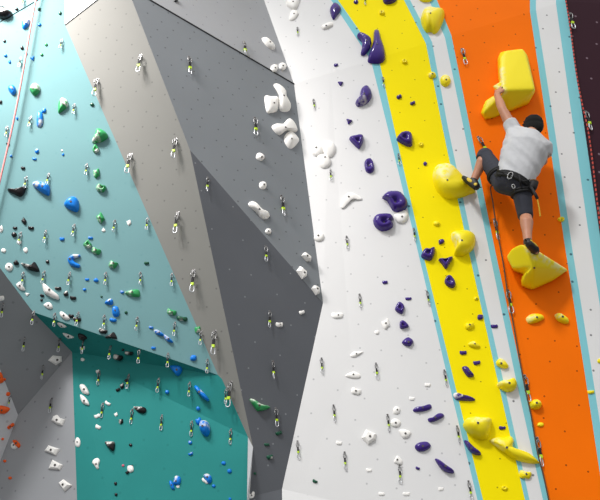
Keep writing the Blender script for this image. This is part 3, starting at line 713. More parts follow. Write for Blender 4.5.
o('P', [(382,197),(387,192),(394,191.3),(401,192.5),(407.5,200.5),(407,207),(402,211),(394,210.5),(390.5,206),(387,200)], 'biggest purple rounded hold, upper of the two big ones, by the stripe', ht=.085, prof='horn', **Z)
o('P', [(373,219.5),(376,215),(383,214),(391,214.5),(394,219),(388.5,221.5),(393.5,224),(390.5,228.5),(382,230.5),(375.5,226.5)], 'big purple hold with a notch on its right, lower of the two big ones', ht=.075, prof='horn', **Z)
h('P',385,282.2,5.4,4.2,-10,'b','small purple foothold alone above the chain of purple wedges', **Z)
h('P',408.5,298.6,6.6,3.6,-5,'b','small flat purple foothold at the upper right of the purple wedges', **Z)
o('P', [(395,308.5),(399,301.5),(404.5,306),(402.5,313.3),(397.5,312)], 'purple wedge hold, highest of the chain of three on the white wall', prof='horn', **Z)
o('P', [(400,321.5),(404,320.5),(409,326.2),(403,328.5),(400,327.5)], 'purple wedge hold, middle of the chain of three on the white wall', prof='horn', **Z)
o('P', [(402,341.5),(408,337),(413.5,341),(410,346),(404.5,345)], 'purple wedge hold, lowest of the chain of three on the white wall', **Z)
o('P', [(413,410),(416,407),(423,406),(430,404),(431.5,408),(425,411),(415.5,412)], 'purple bar hold, upper left of two slanted bars', **Z)
o('P', [(428,418.5),(431.5,418),(438,413.3),(443,413.5),(443.5,417),(434,421.5),(429,421.7)], 'purple curled bar hold, lower right of two slanted bars', **Z)
o('P', [(414.8,446.5),(418.5,442.5),(427,441.5),(431,446),(425,450.8),(418,451)], 'purple diamond hold below the slanted purple bars', **Z)
o('P', [(435,459),(438,459),(446,465),(454,470.5),(452.5,473.3),(444.5,471),(439,466)], 'long purple blade hold slanting down at the bottom of the white wall', **Z)
h('P',417.7,468.2,4.4,3.4,-30,'b','tiny purple foothold below the purple diamond', **Z)
# --- stripes, purple
S2 = dict(where='striped wall')
h('P',356,1.8,5,4.6,0,'r','small purple foothold at the top frame edge on yellow', **S2)
o('P', [(383.5,-3),(396,-4),(396,.5),(390,3.3),(384.5,3)], 'purple hold cut by the top frame edge on the yellow stripe', **S2)
h('P',399.2,96.7,5.4,4.6,15,'b','small purple foothold on yellow, left of two', **S2)
h('P',412.7,103,5.4,3.8,15,'b','small purple foothold on yellow, right of two', **S2)
o('P', [(396.5,138.5),(401,133.3),(408,132),(412.3,135),(412.3,144.5),(408,146),(400,142)], 'purple cut gem hold with pocket highest on the yellow stripe', prof='horn', **S2)
h('P',425.2,163.6,4.2,4.2,0,'r','round purple dot foothold above the big yellow dome', **S2)
h('P',441.3,241.5,6.2,4.6,20,'q','small purple foothold left of the yellow cheese shaped hold', **S2)
o('P', [(421,255.5),(424.5,249),(430,249.3),(435,247.5),(434.5,254),(431,260),(425,259)], 'purple horned hold at the left edge of the yellow stripe', prof='horn', **S2)
o('P', [(438.5,259.3),(445,259.5),(453,257),(450,263),(446,268.7),(442,264)], 'purple inverted triangle hold on yellow', prof='horn', **S2)
o('P', [(444.5,281),(447,275.8),(451.5,276),(455.7,283),(453,287.7),(447,285.5)], 'purple oval hold with pocket on yellow below the inverted triangle', prof='pocket', **S2)
h('P',480.3,317,6,5,10,'q','small purple foothold at the right edge of the yellow stripe', **S2)
h('P',494.5,326.3,7,4.6,-5,'b','small purple hold on the white stripe between the blue bands', **S2)
h('P',463.3,352.6,7.4,5,-5,'b','small purple foothold left of a purple one on lower yellow', **S2)
h('P',477,362.6,7.4,5,0,'b','small purple foothold right above a purple block on yellow', **S2)
o('P', [(462,367.5),(466.5,366),(470,370),(474,375),(472,376.8),(467,376)], 'purple slanted block hold on the lower yellow stripe', **S2)
o('P', [(453,394.5),(456,392.5),(462,394.5),(469,396),(475.3,399),(473,400.8),(463,400.5),(455.5,399.3)], 'long purple bar hold lying across the left blue band', chalk=(150,.5), **S2)
h('P',502.2,427.8,6.8,4.4,-10,'b','small purple foothold right of the yellow cup shaped hold', **S2)
o('P', [(464,440.5),(467.5,440.7),(474,447),(481,452.5),(479.8,455),(473,453.5),(467.5,448)], 'purple sausage hold slanting across the left blue band', **S2)
# --- stripes, yellow
o('Y', [(421,16),(424,8),(430,6),(437,7.5),(443.5,8),(445,12),(443,20),(438,29),(434,30.7),(431,28.5),(427,29.5),(423,24)], 'yellow tooth shaped hold on the white stripe at the top', peak=(430.5,13.3), ht=.12, chalk=(100,.4), shift=.8, **S2)
o('Y', [(417,-6),(434,-6),(431,.5),(424,1.3),(419,-1)], 'yellow hold cut by the top frame edge above the tooth shaped one', **S2)
h('Y',382,12.5,6,5,0,'r','small yellow foothold near the top of the yellow stripe', prof='pocket', **S2)
h('Y',404.5,61.5,6,4.6,0,'r','small yellow foothold in the upper middle of the yellow stripe', prof='pocket', **S2)
h('Y',432,75,9,6.2,-10,'r','yellow pebble hold on the blue band, left of a round yellow one', chalk=(180,.5), **S2)
h('Y',445.2,80.5,11,12,0,'r','round yellow hold on the white stripe right of a pebble', chalk=(90,.4), **S2)
o('Y', [(433,177),(433.5,170),(437.5,164.5),(447,163),(454,166),(463,175.5),(470,183),(476,190.5),(470,193),(461,196.5),(447,197.5),(437,189)], 'big smooth yellow dome the climber presses the left foot on', name='climbing_volume', ht=.13, peak=(447.5,180), chalk=(100,.6), shift=.4, **S2)
o('Y', [(451.7,236),(452.5,231),(458,229.5),(467,229),(474,232),(476.5,238),(473.5,247.5),(464,253.5),(455,252.5),(456,246)], 'yellow cheese shaped hold on the edge of the yellow stripe', ht=.12, peak=(462,240.3), chalk=(160,.45), shift=.8, **S2)
h('Y',421,144.5,5,4.6,0,'r','small yellow foothold right of the purple gem hold', prof='pocket', **S2)
h('Y',436.5,223.5,7.4,5,-10,'r','small yellow foothold above the purple footholds mid yellow stripe', **S2)
h('Y',476,298.5,4.4,3.6,0,'r','tiny yellow foothold at the right of the yellow stripe', bolt=True, **S2)
h('Y',469.7,326,9.4,7.6,0,'b','yellow low hold on yellow, upper of two', **S2)
o('Y', [(468,344),(472,341.5),(476,342),(480,345.5),(479,347.8),(471,347)], 'yellow flat lip hold on yellow, lower of two', chalk=(120,.5), **S2)
o('Y', [(496.3,361.5),(499,358.3),(503.5,359.3),(508.7,365.5),(507,368.3),(502,367.8),(497,365.3)], 'yellow oval hold on the white stripe above a yellow wedge', chalk=(80,.6), **S2)
o('Y', [(497,384.3),(501,381),(508,380),(514,377.8),(517.3,383.5),(515,389.3),(508,391.8),(501,388.5)], 'yellow wedge hold spanning blue band and white stripe', ht=.08, chalk=(140,.6), **S2)
o('Y', [(464,425),(466.5,418),(473,416.5),(482,417),(492,418),(491.5,427),(488,437),(480,438.3),(471,433.5)], 'yellow cup shaped hold with white chalked rim on lower yellow stripe', ht=.12, peak=(478,423), chalk=(80,.35), shift=.75, **S2)
o('Y', [(489.5,440),(498,437),(505,437),(511.5,436),(514,441),(512.5,446.5),(519,450),(530,453.5),(539.5,461.5),(538,463.3),(530,463),(517,460),(505,452.5),(496,446)], 'long yellow wing shaped hold stretching over the white stripe', ht=.07, peak=(507,447.5), chalk=(150,.7), **S2)
h('Y',525.3,474.6,12,10,-20,'b','yellow rounded hold with pockets under the wing shaped one', chalk=(120,.5), **S2)
h('Y',504.3,488,7,4.6,0,'r','small yellow foothold at the bottom of the yellow stripe', prof='pocket', **S2)
# --- orange stripe
OR = dict(where='orange stripe')
o('Y', [(526,318.5),(530,314.5),(536,313.5),(542,314.5),(544.3,318),(541,320.5),(536,322.5),(529,323.3)], 'yellow bean hold below the standing volume, left of a pair', chalk=(160,.5), **OR)
o('Y', [(555,314.5),(559,313),(564,315.5),(568.7,319.5),(568,323.5),(561.5,322.5),(556.5,319)], 'yellow bean hold below the standing volume, right of a pair', chalk=(140,.4), **OR)
h('Y',561.3,219.3,7.2,4.8,0,'r','small yellow foothold on the right blue band beside orange', prof='pocket', **OR)
h('Y',591,392,7.4,4.4,0,'b','small yellow foothold on the right blue band near the lower right', **OR)
h('Y',599.3,361,4,4.4,0,'r','tiny yellow foothold cut by the right frame edge on white stripe', **OR)
h('Y',536,404.2,12.6,10.6,-5,'r','yellow round hold with a pocket on the lower orange stripe', ht=.06, chalk=(60,.6), **OR)
h('Y',540.5,424.5,6.4,4.4,0,'q','small yellow foothold under the round yellow hold on orange', **OR)

def volume(label, pieces, bolts, chalk, where):
    """a large angular volume screwed to the wall: pieces = lists of (px, py, distance off the wall)"""
    al = [q for pc in pieces for q in pc]; mx_ = sum(q[0] for q in al) / len(al); my_ = sum(q[1] for q in al) / len(al)
    ob = solid('climbing_volume', [hull([atY(mx_ + (x - mx_) * 1.045, my_ + (y - my_) * 1.035, -d) for x, y, d in pc]) for pc in pieces], .011, 16, HM['Y'])
    for v in ob.data.vertices:
        if v.co.y > -.014: v.co.y = -.0008
    at = ob.data.attributes.new('chalk', 'FLOAT', 'POINT'); vals = []
    segs = [(atY(*a), atY(*b), r) for a, b, r in chalk]
    for v in ob.data.vertices:
        s = 0
        for a, b, r in segs:
            t = max(0, min(1, (v.co - a).dot(b - a) / (b - a).length_squared)); s = max(s, 1.25 - (v.co - a.lerp(b, t)).length / r)
        vals.append(max(0, min(1, s)))
    at.data.foreach_set('value', vals)
    tag(ob, label, 'climbing hold', 'yellow climbing holds on the ' + where)
    for x, y in bolts:
        bv = BVHTree.FromPolygons([v.co for v in ob.data.vertices], [tuple(p.vertices) for p in ob.data.polygons])
        l, n, i, d = bv.ray_cast(CAM, ray(x, y).normalized())
        bo = bpy.data.objects.new('bolt', BOLT_ME); COL.objects.link(bo); bo.parent = ob; bo.location = l; bo.rotation_euler = n.to_track_quat('Z', 'Y').to_euler()
    return ob
w0 = .002
volume('huge yellow boot shaped volume the climber reaches with the left hand', [
  [(500,59,.14),(506,52,.15),(522,50,.15),(525.5,56,.15),(531,80,.19),(533.5,89,.19),(503,90,.23),(500.5,75,.18),(497.5,60,w0),(500,53.5,w0),(523,51.5,w0),(527,57,w0),(534.3,91,w0),(504,100,w0),(498.5,80,w0)],
  [(503,90,.23),(533.5,89,.19),(528,101,.07),(510,109.5,.05),(504,97,w0),(534,92,w0),(527.5,104,w0),(510,111,w0),(500,112,w0)],
  [(493.5,95.5,.15),(486,100.5,.11),(484.5,112,.09),(503,95,.19),(500,107,.09),(490,99,w0),(481.3,112.5,w0),(486,119.5,w0),(496.5,117.3,w0),(508,111.5,w0),(505,98,w0)],
  [(492.5,86.5,.12),(501,81.5,.18),(501.5,92,.2),(494.5,89,w0),(502,85,w0),(503,96,w0)]],
  [(502.3,87.7)], [((500.3,70,-.16),(500.5,84,-.2),.05), ((496,86,-.16),(502,91,-.2),.05)], 'orange stripe')
volume('yellow angular volume the climber stands on with the right foot', [
  [(507.5,257,.12),(512,249.5,.22),(521.5,244.5,.33),(531,248,.37),(539,252,.37),(566.5,269.5,.13),(534,266.5,.31),(513.5,268.5,.12),(508.5,259.5,w0),(522,252,w0),(539,260,w0),(567,271.5,w0),(536,278,w0),(514,271,w0)],
  [(534,266.5,.31),(566,270.5,.13),(553,279.5,.06),(532.5,288.5,.05),(522,284,.06),(525,274,.2),(534,266,w0),(562,272,w0),(551,281,w0),(532,289.5,w0),(521,285.5,w0),(526,270,w0)],
  [(534,266.5,.3),(521,279.5,.07),(522,276,.12),(524,284,.05),(521,281,w0),(530,270,w0),(524,286,w0)]],
  [(534.3,267.8)], [((539,253,-.36),(562,267,-.16),.055), ((526,249,-.35),(536,258,-.33),.03)], 'orange stripe')

# ------------------------------------------------------------------ quickdraws
def loop_pts(w, hgt, zc, n=20, p=2.6, flare=0.0):
    out = []
    for k in range(n):
        a = 2 * pi * k / n
        c, s = cos(a), sin(a)
        x = math.copysign(abs(c) ** (2 / p), c) * w / 2; z = math.copysign(abs(s) ** (2 / p), s) * hgt / 2
        x *= 1 + flare * (-z / hgt)
        out.append((x, 0, zc + z))
    return out
def carab(zc, rot, y, flip=1):
    v, f = tube_data(loop_pts(0.038, 0.078, zc, flare=0.4 * flip), 0.0050, 8, closed=True)
    g, gf = tube_data([(0.017, 0, zc - 0.02), (0.018, 0, zc + 0.022)], 0.0058, 8)
    v, f = merge((v, f), (g, gf))
    R = Matrix.Rotation(rot, 3, 'Z')
    return [R @ Vector(p) + Vector((0, y, 0)) for p in v], f
def draw_proto(rot):
    r = bpy.data.objects.new('quickdraw', None); COL.objects.link(r)
    v, f = merge(box_data((0, .003, .004), (.026, .004, .036)), box_data((0, .014, -.016), (.005, .024, .026)))
    hg = obj_from('hanger', v, f, M['zinc'], r)
    v, f = cyl_data((0, .002, .008), (0, 1, 0), .009, .026, 6); obj_from('bolt', v, f, M['bolt'], hg)
    v, f = carab(-.050, rot, .022, -1); obj_from('upper_carabiner', v, f, M['zinc'], r, smooth=True)
    v, f = merge(box_data((0, .022, -.112), (.024, .012, .07)), tube_data([(-.006, .022, -.082), (.006, .022, -.082)], .008, 8), tube_data([(-.006, .022, -.140), (.006, .022, -.140)], .009, 8))
    obj_from('sling', v, f, M['sling'], r)
    v, f = merge(box_data((0, .022, -.149), (.028, .018, .026)), tube_data([(-.011, .022, -.158), (.011, .022, -.158)], .009, 8)); obj_from('keeper', v, f, M['lime'], r)
    v, f = carab(-.192, rot + .35, .022, 1); obj_from('lower_carabiner', v, f, M['steel'], r, smooth=True)
    return r
def copy_tree(src, parent=None):
    c = src.copy(); COL.objects.link(c)
    if parent: c.parent = parent
    for ch in src.children: copy_tree(ch, c)
    return c
PROTO = [draw_proto(.45), draw_proto(-.35), draw_proto(.12)]
ORD = ['first', 'second', 'third', 'fourth', 'fifth', 'sixth', 'seventh', 'eighth', 'ninth', 'tenth', 'eleventh', 'twelfth']
first = [True] * 3; ndraw = 0
def draw(x, y, label, group, lean=0.0, out=0.0, scale=1.0):
    scale *= {'teal wall': .7, 'left grey walls': .72, 'white wall': .82, 'light grey prow face': 1.12, 'mid grey and charcoal faces': .92}.get(group.split(' the ')[1], 1)
    global ndraw
    loc, n = surf(x, y); k = ndraw % 3; ndraw += 1
    if first[k]: r = PROTO[k]; first[k] = False
    else: r = copy_tree(PROTO[k])
    down = Vector((0, 0, -1))
    if n.z > 0: down = (down - n * down.dot(n)).normalized()
    yo = (n - down * n.dot(down)).normalized()
    if lean: down = (Matrix.Rotation(lean, 3, yo) @ down).normalized()
    z = -down; xx = yo.cross(z)
    r.matrix_world = Matrix.Translation(loc) @ Matrix((xx, yo, z)).transposed().to_4x4() @ Matrix.Scale(scale * .74, 4)
    tag(r, label, 'quickdraw', group)
    return r
def row(name, group, pts):
    for i, (x, y) in enumerate(sorted(pts)):
        draw(x, y, '%s quickdraw from left, %s' % (ORD[i], name), group, lean=random.uniform(-.06, .06))
g = 'quickdraws on the teal wall'
draw(24, -3, 'quickdraw cut by the top frame edge, left of the pink rope', g)
row('two upper rows of the pale teal wall, below the corner seam', g, [(21, 58), (62, 40)])
row('row level with the green wedge hold on pale teal', g, [(7.5, 127), (31, 117), (74.5, 104.5)])
row('row just above the big blue dome on pale teal', g, [(26.5, 177.5), (49, 174), (87, 164.5)])
row('row just below the big blue dome on pale teal', g, [(21, 233), (46, 231), (74.5, 225), (115, 221), (147.5, 218.5)])
row('row level with the C shaped blue hold on pale teal', g, [(23.5, 273), (44.5, 272), (70, 273), (106, 273), (140.5, 273), (172, 274)])
row('lowest row on pale teal, just above the lip', g, [(34, 312), (55, 314), (78.5, 313), (104.5, 316), (137.5, 318), (175, 323), (201.5, 332)])
row('row hanging over the dark teal underside', g, [(61, 339), (84, 341), (111.5, 346), (140, 350), (168, 354), (207.5, 360)])
row('upper row of the deep teal wall', g, [(99.5, 372), (129, 375), (159, 379), (190, 383), (226, 390)])
row('lower row of the deep teal wall', g, [(103, 404), (132.5, 410), (162, 416), (192, 422), (231, 430)])
g = 'quickdraws on the left grey walls'
draw(3, 304, 'quickdraw at the left frame edge on the dark grey overhang', g)
draw(24.5, 338, 'quickdraw in the middle of the dark grey overhang', g)
draw(43, 366, 'quickdraw on the dark grey overhang left of the white rock hold', g)
draw(52, 399, 'quickdraw on the grey lower panel above the notched white hold', g)
draw(10, 397, 'quickdraw between orange holds on the pale strip at far left', g, scale=.7)
g = 'quickdraws on the light grey prow face'
pts = [(97.5, 80, 'highest left'), (141, 56, 'highest right'), (131, 155, 'left edge, beside the green ring hold'), (176, 140, 'beside the tip of the charcoal face'),
       (178, 213.5, 'third down on the right'), (194, 271, 'fourth down on the right'), (215, 332, 'beside the lowest pale teal row'), (231, 383, 'lowest one, beside the deep teal wall')]
for x, y, s in pts: draw(x, y, 'quickdraw on the light grey prow face, ' + s, g, lean=random.uniform(-.12, .0), scale=1.08)
g = 'quickdraws on the mid grey and charcoal faces'
for x, y, s in [(188.5, 58, 'mid grey face, highest at left'), (243.5, 43, 'mid grey face, on the dark diagonal seam'), (254.5, 119, 'mid grey face, above a white oval hold'),
                (281, 197, 'mid grey face, right of the long white dogbone'), (207.5, 178, 'charcoal face, at its top tip'), (265.5, 247, 'charcoal face, second down'),
                (269.5, 312, 'charcoal face, left of a small white hold'), (272.5, 362, 'charcoal face, above the chalked green hold'), (275.5, 409, 'charcoal face, lowest, right of the green hold')]:
    draw(x, y, 'quickdraw on the ' + s, g, lean=random.uniform(-.05, .08), scale=1.4 if s.startswith('mid') else .95)
g = 'quickdraws on the white wall'
for x, y, s in [(297.5, 28, 'highest, near the grey prow'), (313.5, 100, 'second down at left, above the white dome cluster'), (330.5, 170, 'below the white dome cluster'),
                (346.5, 237, 'below the white crescent hold'), (359.5, 295, 'right of the white oval hold by the prow corner'), (376, 364, 'right of the white low wide hold'),
                (321.5, 359, 'beside the prow, left of the low wide hold'), (333.5, 406, 'below the prow corner, right of the lower edge'), (297.5, 442, 'closest to the charcoal edge at the bottom'),
                (344.5, 453, 'lower left, left of the white pyramid hold'), (387.5, 415.5, 'left of the descending white group'), (399.5, 466, 'under the white triangular hold'),
                (444.3, 371, 'at the stripe edge, above the purple bars'), (457, 427, 'right of the purple diamond hold'), (468.5, 482, 'at the bottom, right of the purple blade'),
                (427, 292, 'at the blue band, right of the flat purple foothold'), (413.8, 229, 'at the blue band, below the white round hold'), (398.5, 154.5, 'on the blue band below the purple gem'),
                (382.8, 78, 'on the blue band under the tallest purple hold'), (365, -2, 'on yellow at the top frame edge')]:
    draw(x, y, 'quickdraw on the white wall side, ' + s, g, lean=random.uniform(-.05, .05), scale=.95)
g = 'quickdraws on the orange stripe'
for x, y, s, l in [(462, 50, 'highest, left of the huge yellow volume', .05), (478.5, 138, 'tilted, just above the raised left knee', .28), (494.5, 220.5, 'on the rope below the raised thigh', 0),
                   (507.5, 291.5, 'on the rope left of the standing volume', 0), (524.5, 377, 'on the rope above the round yellow hold', 0), (537, 439.5, 'on the rope beside the wing shaped hold tip', 0)]:
    draw(x, y, 'quickdraw on the orange stripe, ' + s, g, lean=l, scale=1.3)
g = 'quickdraws along the red rope'
for x, y, s in [(569, 14, 'highest'), (585.5, 112.5, 'middle'), (598.5, 208.5, 'lowest, cut by the frame edge')]:
    draw(x, y, 'quickdraw on the red rope by the maroon wall, ' + s, g, scale=1.4)

# ------------------------------------------------------------------ ropes
def ropemat(name, c1, c2, scale):
    m, nt, b = newmat(name); L = nt.links
    tc = nt.nodes.new('ShaderNodeTexCoord'); wv = nt.nodes.new('ShaderNodeTexWave'); wv.bands_direction = 'Z'
    wv.inputs['Scale'].default_value = scale; wv.inputs['Distortion'].default_value = 0.6
    L.new(tc.outputs['Object'], wv.inputs['Vector'])
    rp = nt.nodes.new('ShaderNodeValToRGB'); rp.color_ramp.elements[0].position = .35; rp.color_ramp.elements[1].position = .5
    rp.color_ramp.elements[0].color = c1; rp.color_ramp.elements[1].color = c2
    L.new(wv.outputs['Color'], rp.inputs['Fac']); L.new(rp.outputs['Color'], b.inputs['Base Color']); b.inputs['Roughness'].default_value = .8
    return m
def off(x, y, d): l, n = surf(x, y); return l + n * d
def rope(name, pts, r, mat, label):
    v, f = tube_data(smooth_path(pts), r, 8); ob = obj_from(name, v, f, mat, smooth=True); tag(ob, label, 'rope')
rope('rope', [off(x, y, .05) for x, y in [(40.5, -12), (34, 20), (28, 55), (21.5, 92), (15, 125), (8, 156), (.5, 188), (-6, 215)]], .0085, ropemat('pale_pink_rope', srgb(222, 132, 130), srgb(232, 160, 156), 30), 'pale pink rope hanging down the pale teal wall at far left')
rope('rope', [off(x, y, .045) for x, y in [(562.5, -12), (565, 5), (569, 30), (575, 75), (580.5, 105), (586, 132), (590, 160), (593.5, 190), (598.5, 226), (604, 262)]], .008, ropemat('red_black_rope', srgb(60, 22, 26), srgb(200, 72, 60), 6), 'red rope with dark flecks running along the edge of the maroon wall')

# ------------------------------------------------------------------ climber
def sph(c, r): return ell_data(c, Vector((r, 0, 0)), Vector((0, r, 0)), Vector((0, 0, r)))
def cap(pts, rad):
    """tapered limb through joints, rounded at both ends"""
    pts = [Vector(p) for p in pts]
    return merge(tube_data(pts, rad, 14), *[sph(p, r) for p, r in zip(pts, rad)])
def ring_pts(c, X, Y, n=20): return [Vector(c) + X * cos(2 * pi * k / n) + Y * sin(2 * pi * k / n) for k in range(n)]
def at_len(p, x, y, ln, far=True):
    """point on the sight line of (x, y) at bone length ln from joint p"""
    d = ray(x, y).normalized(); oc = CAM - p; b = oc.dot(d); c = oc.length_squared - ln * ln
    disc = b * b - c
    t = -b + (sqrt(disc) if far else -sqrt(disc)) if disc > 0 else -b
    if disc < 0: print('STRETCH', x, y, sqrt(c - b * b + ln * ln), ln)
    return CAM + d * t
def on_obj(ob, x, y):
    mw = ob.matrix_world; bv = BVHTree.FromPolygons([mw @ v.co for v in ob.data.vertices], [tuple(p.vertices) for p in ob.data.polygons])
    loc, n, i, dist = bv.ray_cast(CAM, ray(x, y).normalized())
    if loc is None: print('MISS', ob['label'], x, y); loc = off(x, y, .05)
    return loc
volumes = {ob['label'].split()[1]: ob for ob in COL.objects if ob.name.startswith('climbing_volume')}
v_hand, v_foot, v_stand = volumes['yellow'] if 0 else None, None, None
for ob in COL.objects:
    if ob.name.startswith('climbing_volume'):
        if 'boot' in ob['label']: v_hand = ob
        if 'dome' in ob['label']: v_foot = ob
        if 'angular' in ob['label']: v_stand = ob
SKIN = simple('skin', srgb(196, 136, 106), 0.5, var=.05); HAIR = simple('hair', srgb(8, 7, 8), 0.95, bump=.2, bscale=90)
SHIRT = simple('grey_shirt', srgb(203, 204, 206), 0.9, bump=.8, bscale=9, var=.03); SHORT = simple('charcoal_shorts', srgb(54, 56, 66), 0.85, bump=.4, bscale=30)
HARN = simple('black_harness', srgb(18, 18, 20), 0.7); SHOE = simple('black_shoe', srgb(22, 21, 22), 0.55); SHOEY = simple('yellow_shoe_panel', srgb(222, 190, 40), 0.5)
EYE = simple('eye', srgb(30, 22, 20), 0.2)

pel = atY(512, 185, -.37); nk = atY(530.5, 134.5, -.42)
ut = (nk - pel).normalized()
Lsh = atY(514, 131, -.32); Rsh = atY(545, 145, -.40)
print('torso', (nk - pel).length, 'sh', (Lsh - Rsh).length)
rt = (Rsh - Lsh).normalized(); rt = (rt - ut * rt.dot(ut)).normalized(); fw_ = ut.cross(rt)
hipL = pel - rt * .085; hipR = pel + rt * .085 - ut * .01
hand = on_obj(v_hand, 500, 91)
wrL = on_obj(v_hand, 496, 97) - Vector((0, .04, -.0))
elL = wrL.lerp(Lsh, .47) + Vector((-.035, -.05, -.02))
print('hand', hand, 'wr', wrL, 'el', elL, 'ua', (elL - Lsh).length, 'fa', (elL - wrL).length)
elR = atY(543, 161, -.36); wrR = atY(533, 151, -.22)
print('arm R', (elR - Rsh).length, (wrR - elR).length)
print('elR', elR, 'wrR', wrR)
knL = atY(485, 156, -.22)
toeL = atY(464.5, 178.5, min(on_obj(v_foot, 460, 180).y, -.10) - .03); heL = atY(475.5, 187, toeL.y - .07)
anL = atY(473.5, 181, heL.y + .02)
print('knL', knL, (knL - hipL).length, 'shin', (anL - knL).length)
ballR = on_obj(v_stand, 535.5, 254) + Vector((0, -.025, .012)); anR = atY(527.8, 242, ballR.y - .05)
mid_ = hipR.lerp(anR, .5); seg_ = .335
knR = atY(525.5, 216, mid_.y + .06)
print('knR used', knR, (knR - hipR).length, (knR - anR).length)
hd = at_len(nk, 533.5, 128.5, .17, far=True)
print('head', hd)
hu = ((hd - nk).normalized() * .6 + Vector((0, 0, .9))).normalized(); hr = (rt * .6 + Vector((.6, 0, 0))); hr = (hr - hu * hr.dot(hu)).normalized(); hf = hu.cross(hr)
P_ = []
# torso core, neck, head with nose, brow, jaw and ears
P_.append(hull(ring_pts(pel, rt * .15, fw_ * .11) + ring_pts(pel.lerp(nk, .5), rt * .145, fw_ * .105) + ring_pts(pel.lerp(nk, .8), rt * .17, fw_ * .11) + ring_pts(nk - ut * .02, rt * .08, fw_ * .07)))
P_.append(cap([nk - ut * .04, nk.lerp(hd, .6)], [.062, .056]))
P_.append(ell_data(hd + hu * .02, hr * .076, hf * .095, hu * .105)); P_.append(ell_data(hd + hf * .035 - hu * .055, hr * .055, hf * .058, hu * .065))
P_.append(cap([hd + hf * .09 + hu * .02, hd + hf * .112 - hu * .018], [.011, .017])); P_.append(ell_data(hd + hf * .086 - hu * .052, hr * .026, hf * .012, hu * .009))
for s in (-1, 1): P_.append(ell_data(hd + hr * s * .08 - hf * .005, hr * .012, hf * .02, hu * .032))
# arms
P_.append(cap([Lsh, Lsh.lerp(elL, .5), elL, elL.lerp(wrL, .35), wrL], [.06, .052, .042, .044, .029]))
P_.append(cap([Rsh, Rsh.lerp(elR, .5), elR, elR.lerp(wrR, .35), wrR], [.06, .052, .042, .044, .029]))
def hand_parts(wr, palm_dir, side, nrm, tips=None):
    """palm, four unequal fingers bent at two knuckles, thumb from the side of the palm"""
    out = []; kc = wr + palm_dir * .085
    out.append(hull([q for c, a, b in ((wr + palm_dir * .01, .028, .018), (wr + palm_dir * .05, .04, .016), (kc, .042, .014)) for q in ring_pts(c, side * a, nrm * b, 10)]))
    for i, (o_, ln) in enumerate(((-.032, .074), (-.011, .084), (.011, .079), (.032, .062))):
        b = kc + side * o_
        tip_dir = (palm_dir * .55 - nrm * .85).normalized()
        p1 = b + palm_dir * ln * .5; p2 = p1 + (palm_dir * .8 - nrm * .6).normalized() * ln * .3; p3 = p2 + tip_dir * ln * .28
        out.append(cap([b - palm_dir * .02, p1, p2, p3], [.0105, .0098, .009, .008]))
    tb = wr + palm_dir * .03 - side * .032
    out.append(cap([tb, tb - side * .025 + palm_dir * .03 - nrm * .008, tb - side * .022 + palm_dir * .062 - nrm * .02], [.014, .0115, .0095]))
    return out
kn = on_obj(v_hand, 501.5, 89.5); pd = (kn - wrL).normalized()
vn = Vector((-.15, -.85, .45)).normalized(); vn = (vn - pd * vn.dot(pd)).normalized()
P_ += hand_parts(wrL, pd, pd.cross(vn).normalized(), vn)
pd2 = Vector((-.25, .25, .95)).normalized(); vn2 = Vector((0, -1, .25)); vn2 = (vn2 - pd2 * vn2.dot(pd2)).normalized()
P_ += hand_parts(wrR, pd2, -pd2.cross(vn2).normalized(), vn2)
# legs with calves, feet
def leg(h_, k_, a_n, back):
    c1 = k_.lerp(a_n, .3) + back * .018
    return [cap([h_, h_.lerp(k_, .5), k_], [.088, .074, .054]), cap([k_, c1, k_.lerp(a_n, .65) + back * .006, a_n], [.053, .058, .042, .035])]
P_ += leg(hipL, knL, anL, Vector((0, -1, -.3)).normalized()); P_ += leg(hipR, knR, anR, Vector((0, -1, 0)))
toeR = ballR + (ballR - anR).normalized() * .03
fR = (ballR - anR); heR = anR + Vector((-.005, -.045, -.05))
P_.append(cap([anL, heL, toeL], [.034, .03, .024])); P_.append(cap([anR, heR, ballR], [.034, .03, .026]))
body = solid('person', P_, .0075, 3, SKIN)
tag(body, 'climber in pale grey shirt, charcoal shorts and harness, left arm up and left knee raised', 'person')
# hair: cap over the back, top and nape of the skull
hp_ = [ell_data(hd + hu * .035 - hf * .012, hr * .097, hf * .105, hu * .105), ell_data(hd - hf * .035 - hu * .012, hr * .088, hf * .07, hu * .1),
       ell_data(hd + hu * .085 + hf * .035, hr * .07, hf * .06, hu * .04)]
for i in range(26):
    a = random.uniform(0, 2 * pi); b = random.uniform(.15, .9)
    q = hd + hu * (.035 + .095 * b) + (hr * cos(a) * .085 + hf * sin(a) * .092 - hf * .012) * sqrt(1 - b * b)
    hp_.append(cap([q, q + (hf * .3 * random.random() + hr * random.uniform(-.6, .6) + hu * .2).normalized() * .022], [.016, .007]))
solid('hair', hp_, .007, 2, HAIR, body)
for s in (-1, 1):
    v, f = sph(hd + hf * .083 + hr * s * .03 + hu * .018, .0115); obj_from('eye', v, f, EYE, body, smooth=True)
# shirt
hem = pel + ut * .03; rtb = (rt - ut * .16).normalized()
sleeveL = Lsh.lerp(elL, .40); sleeveR = Rsh.lerp(elR, .62)
sh = [hull(ring_pts(hem, rtb * .176, fw_ * .14) + ring_pts(pel.lerp(nk, .45), rt * .175, fw_ * .135) + ring_pts(pel.lerp(nk, .78), rt * .2, fw_ * .13)
           + sph(Lsh - ut * .015, .07)[0] + sph(Rsh - ut * .015, .07)[0] + ring_pts(nk + ut * .015, rt * .085, fw_ * .075)),
      tube_data([Lsh - (sleeveL - Lsh) * .3, Lsh, sleeveL], [.06, .075, .07], 16), tube_data([Rsh - (sleeveR - Rsh) * .3, Rsh, sleeveR], [.06, .076, .072], 16)]
shirt = solid('shirt', sh, .0075, 3, SHIRT, body)
from mathutils import noise as mnoise
dg_ = (rt * .8 - ut * .6).normalized(); dp_ = dg_.cross(fw_).normalized()
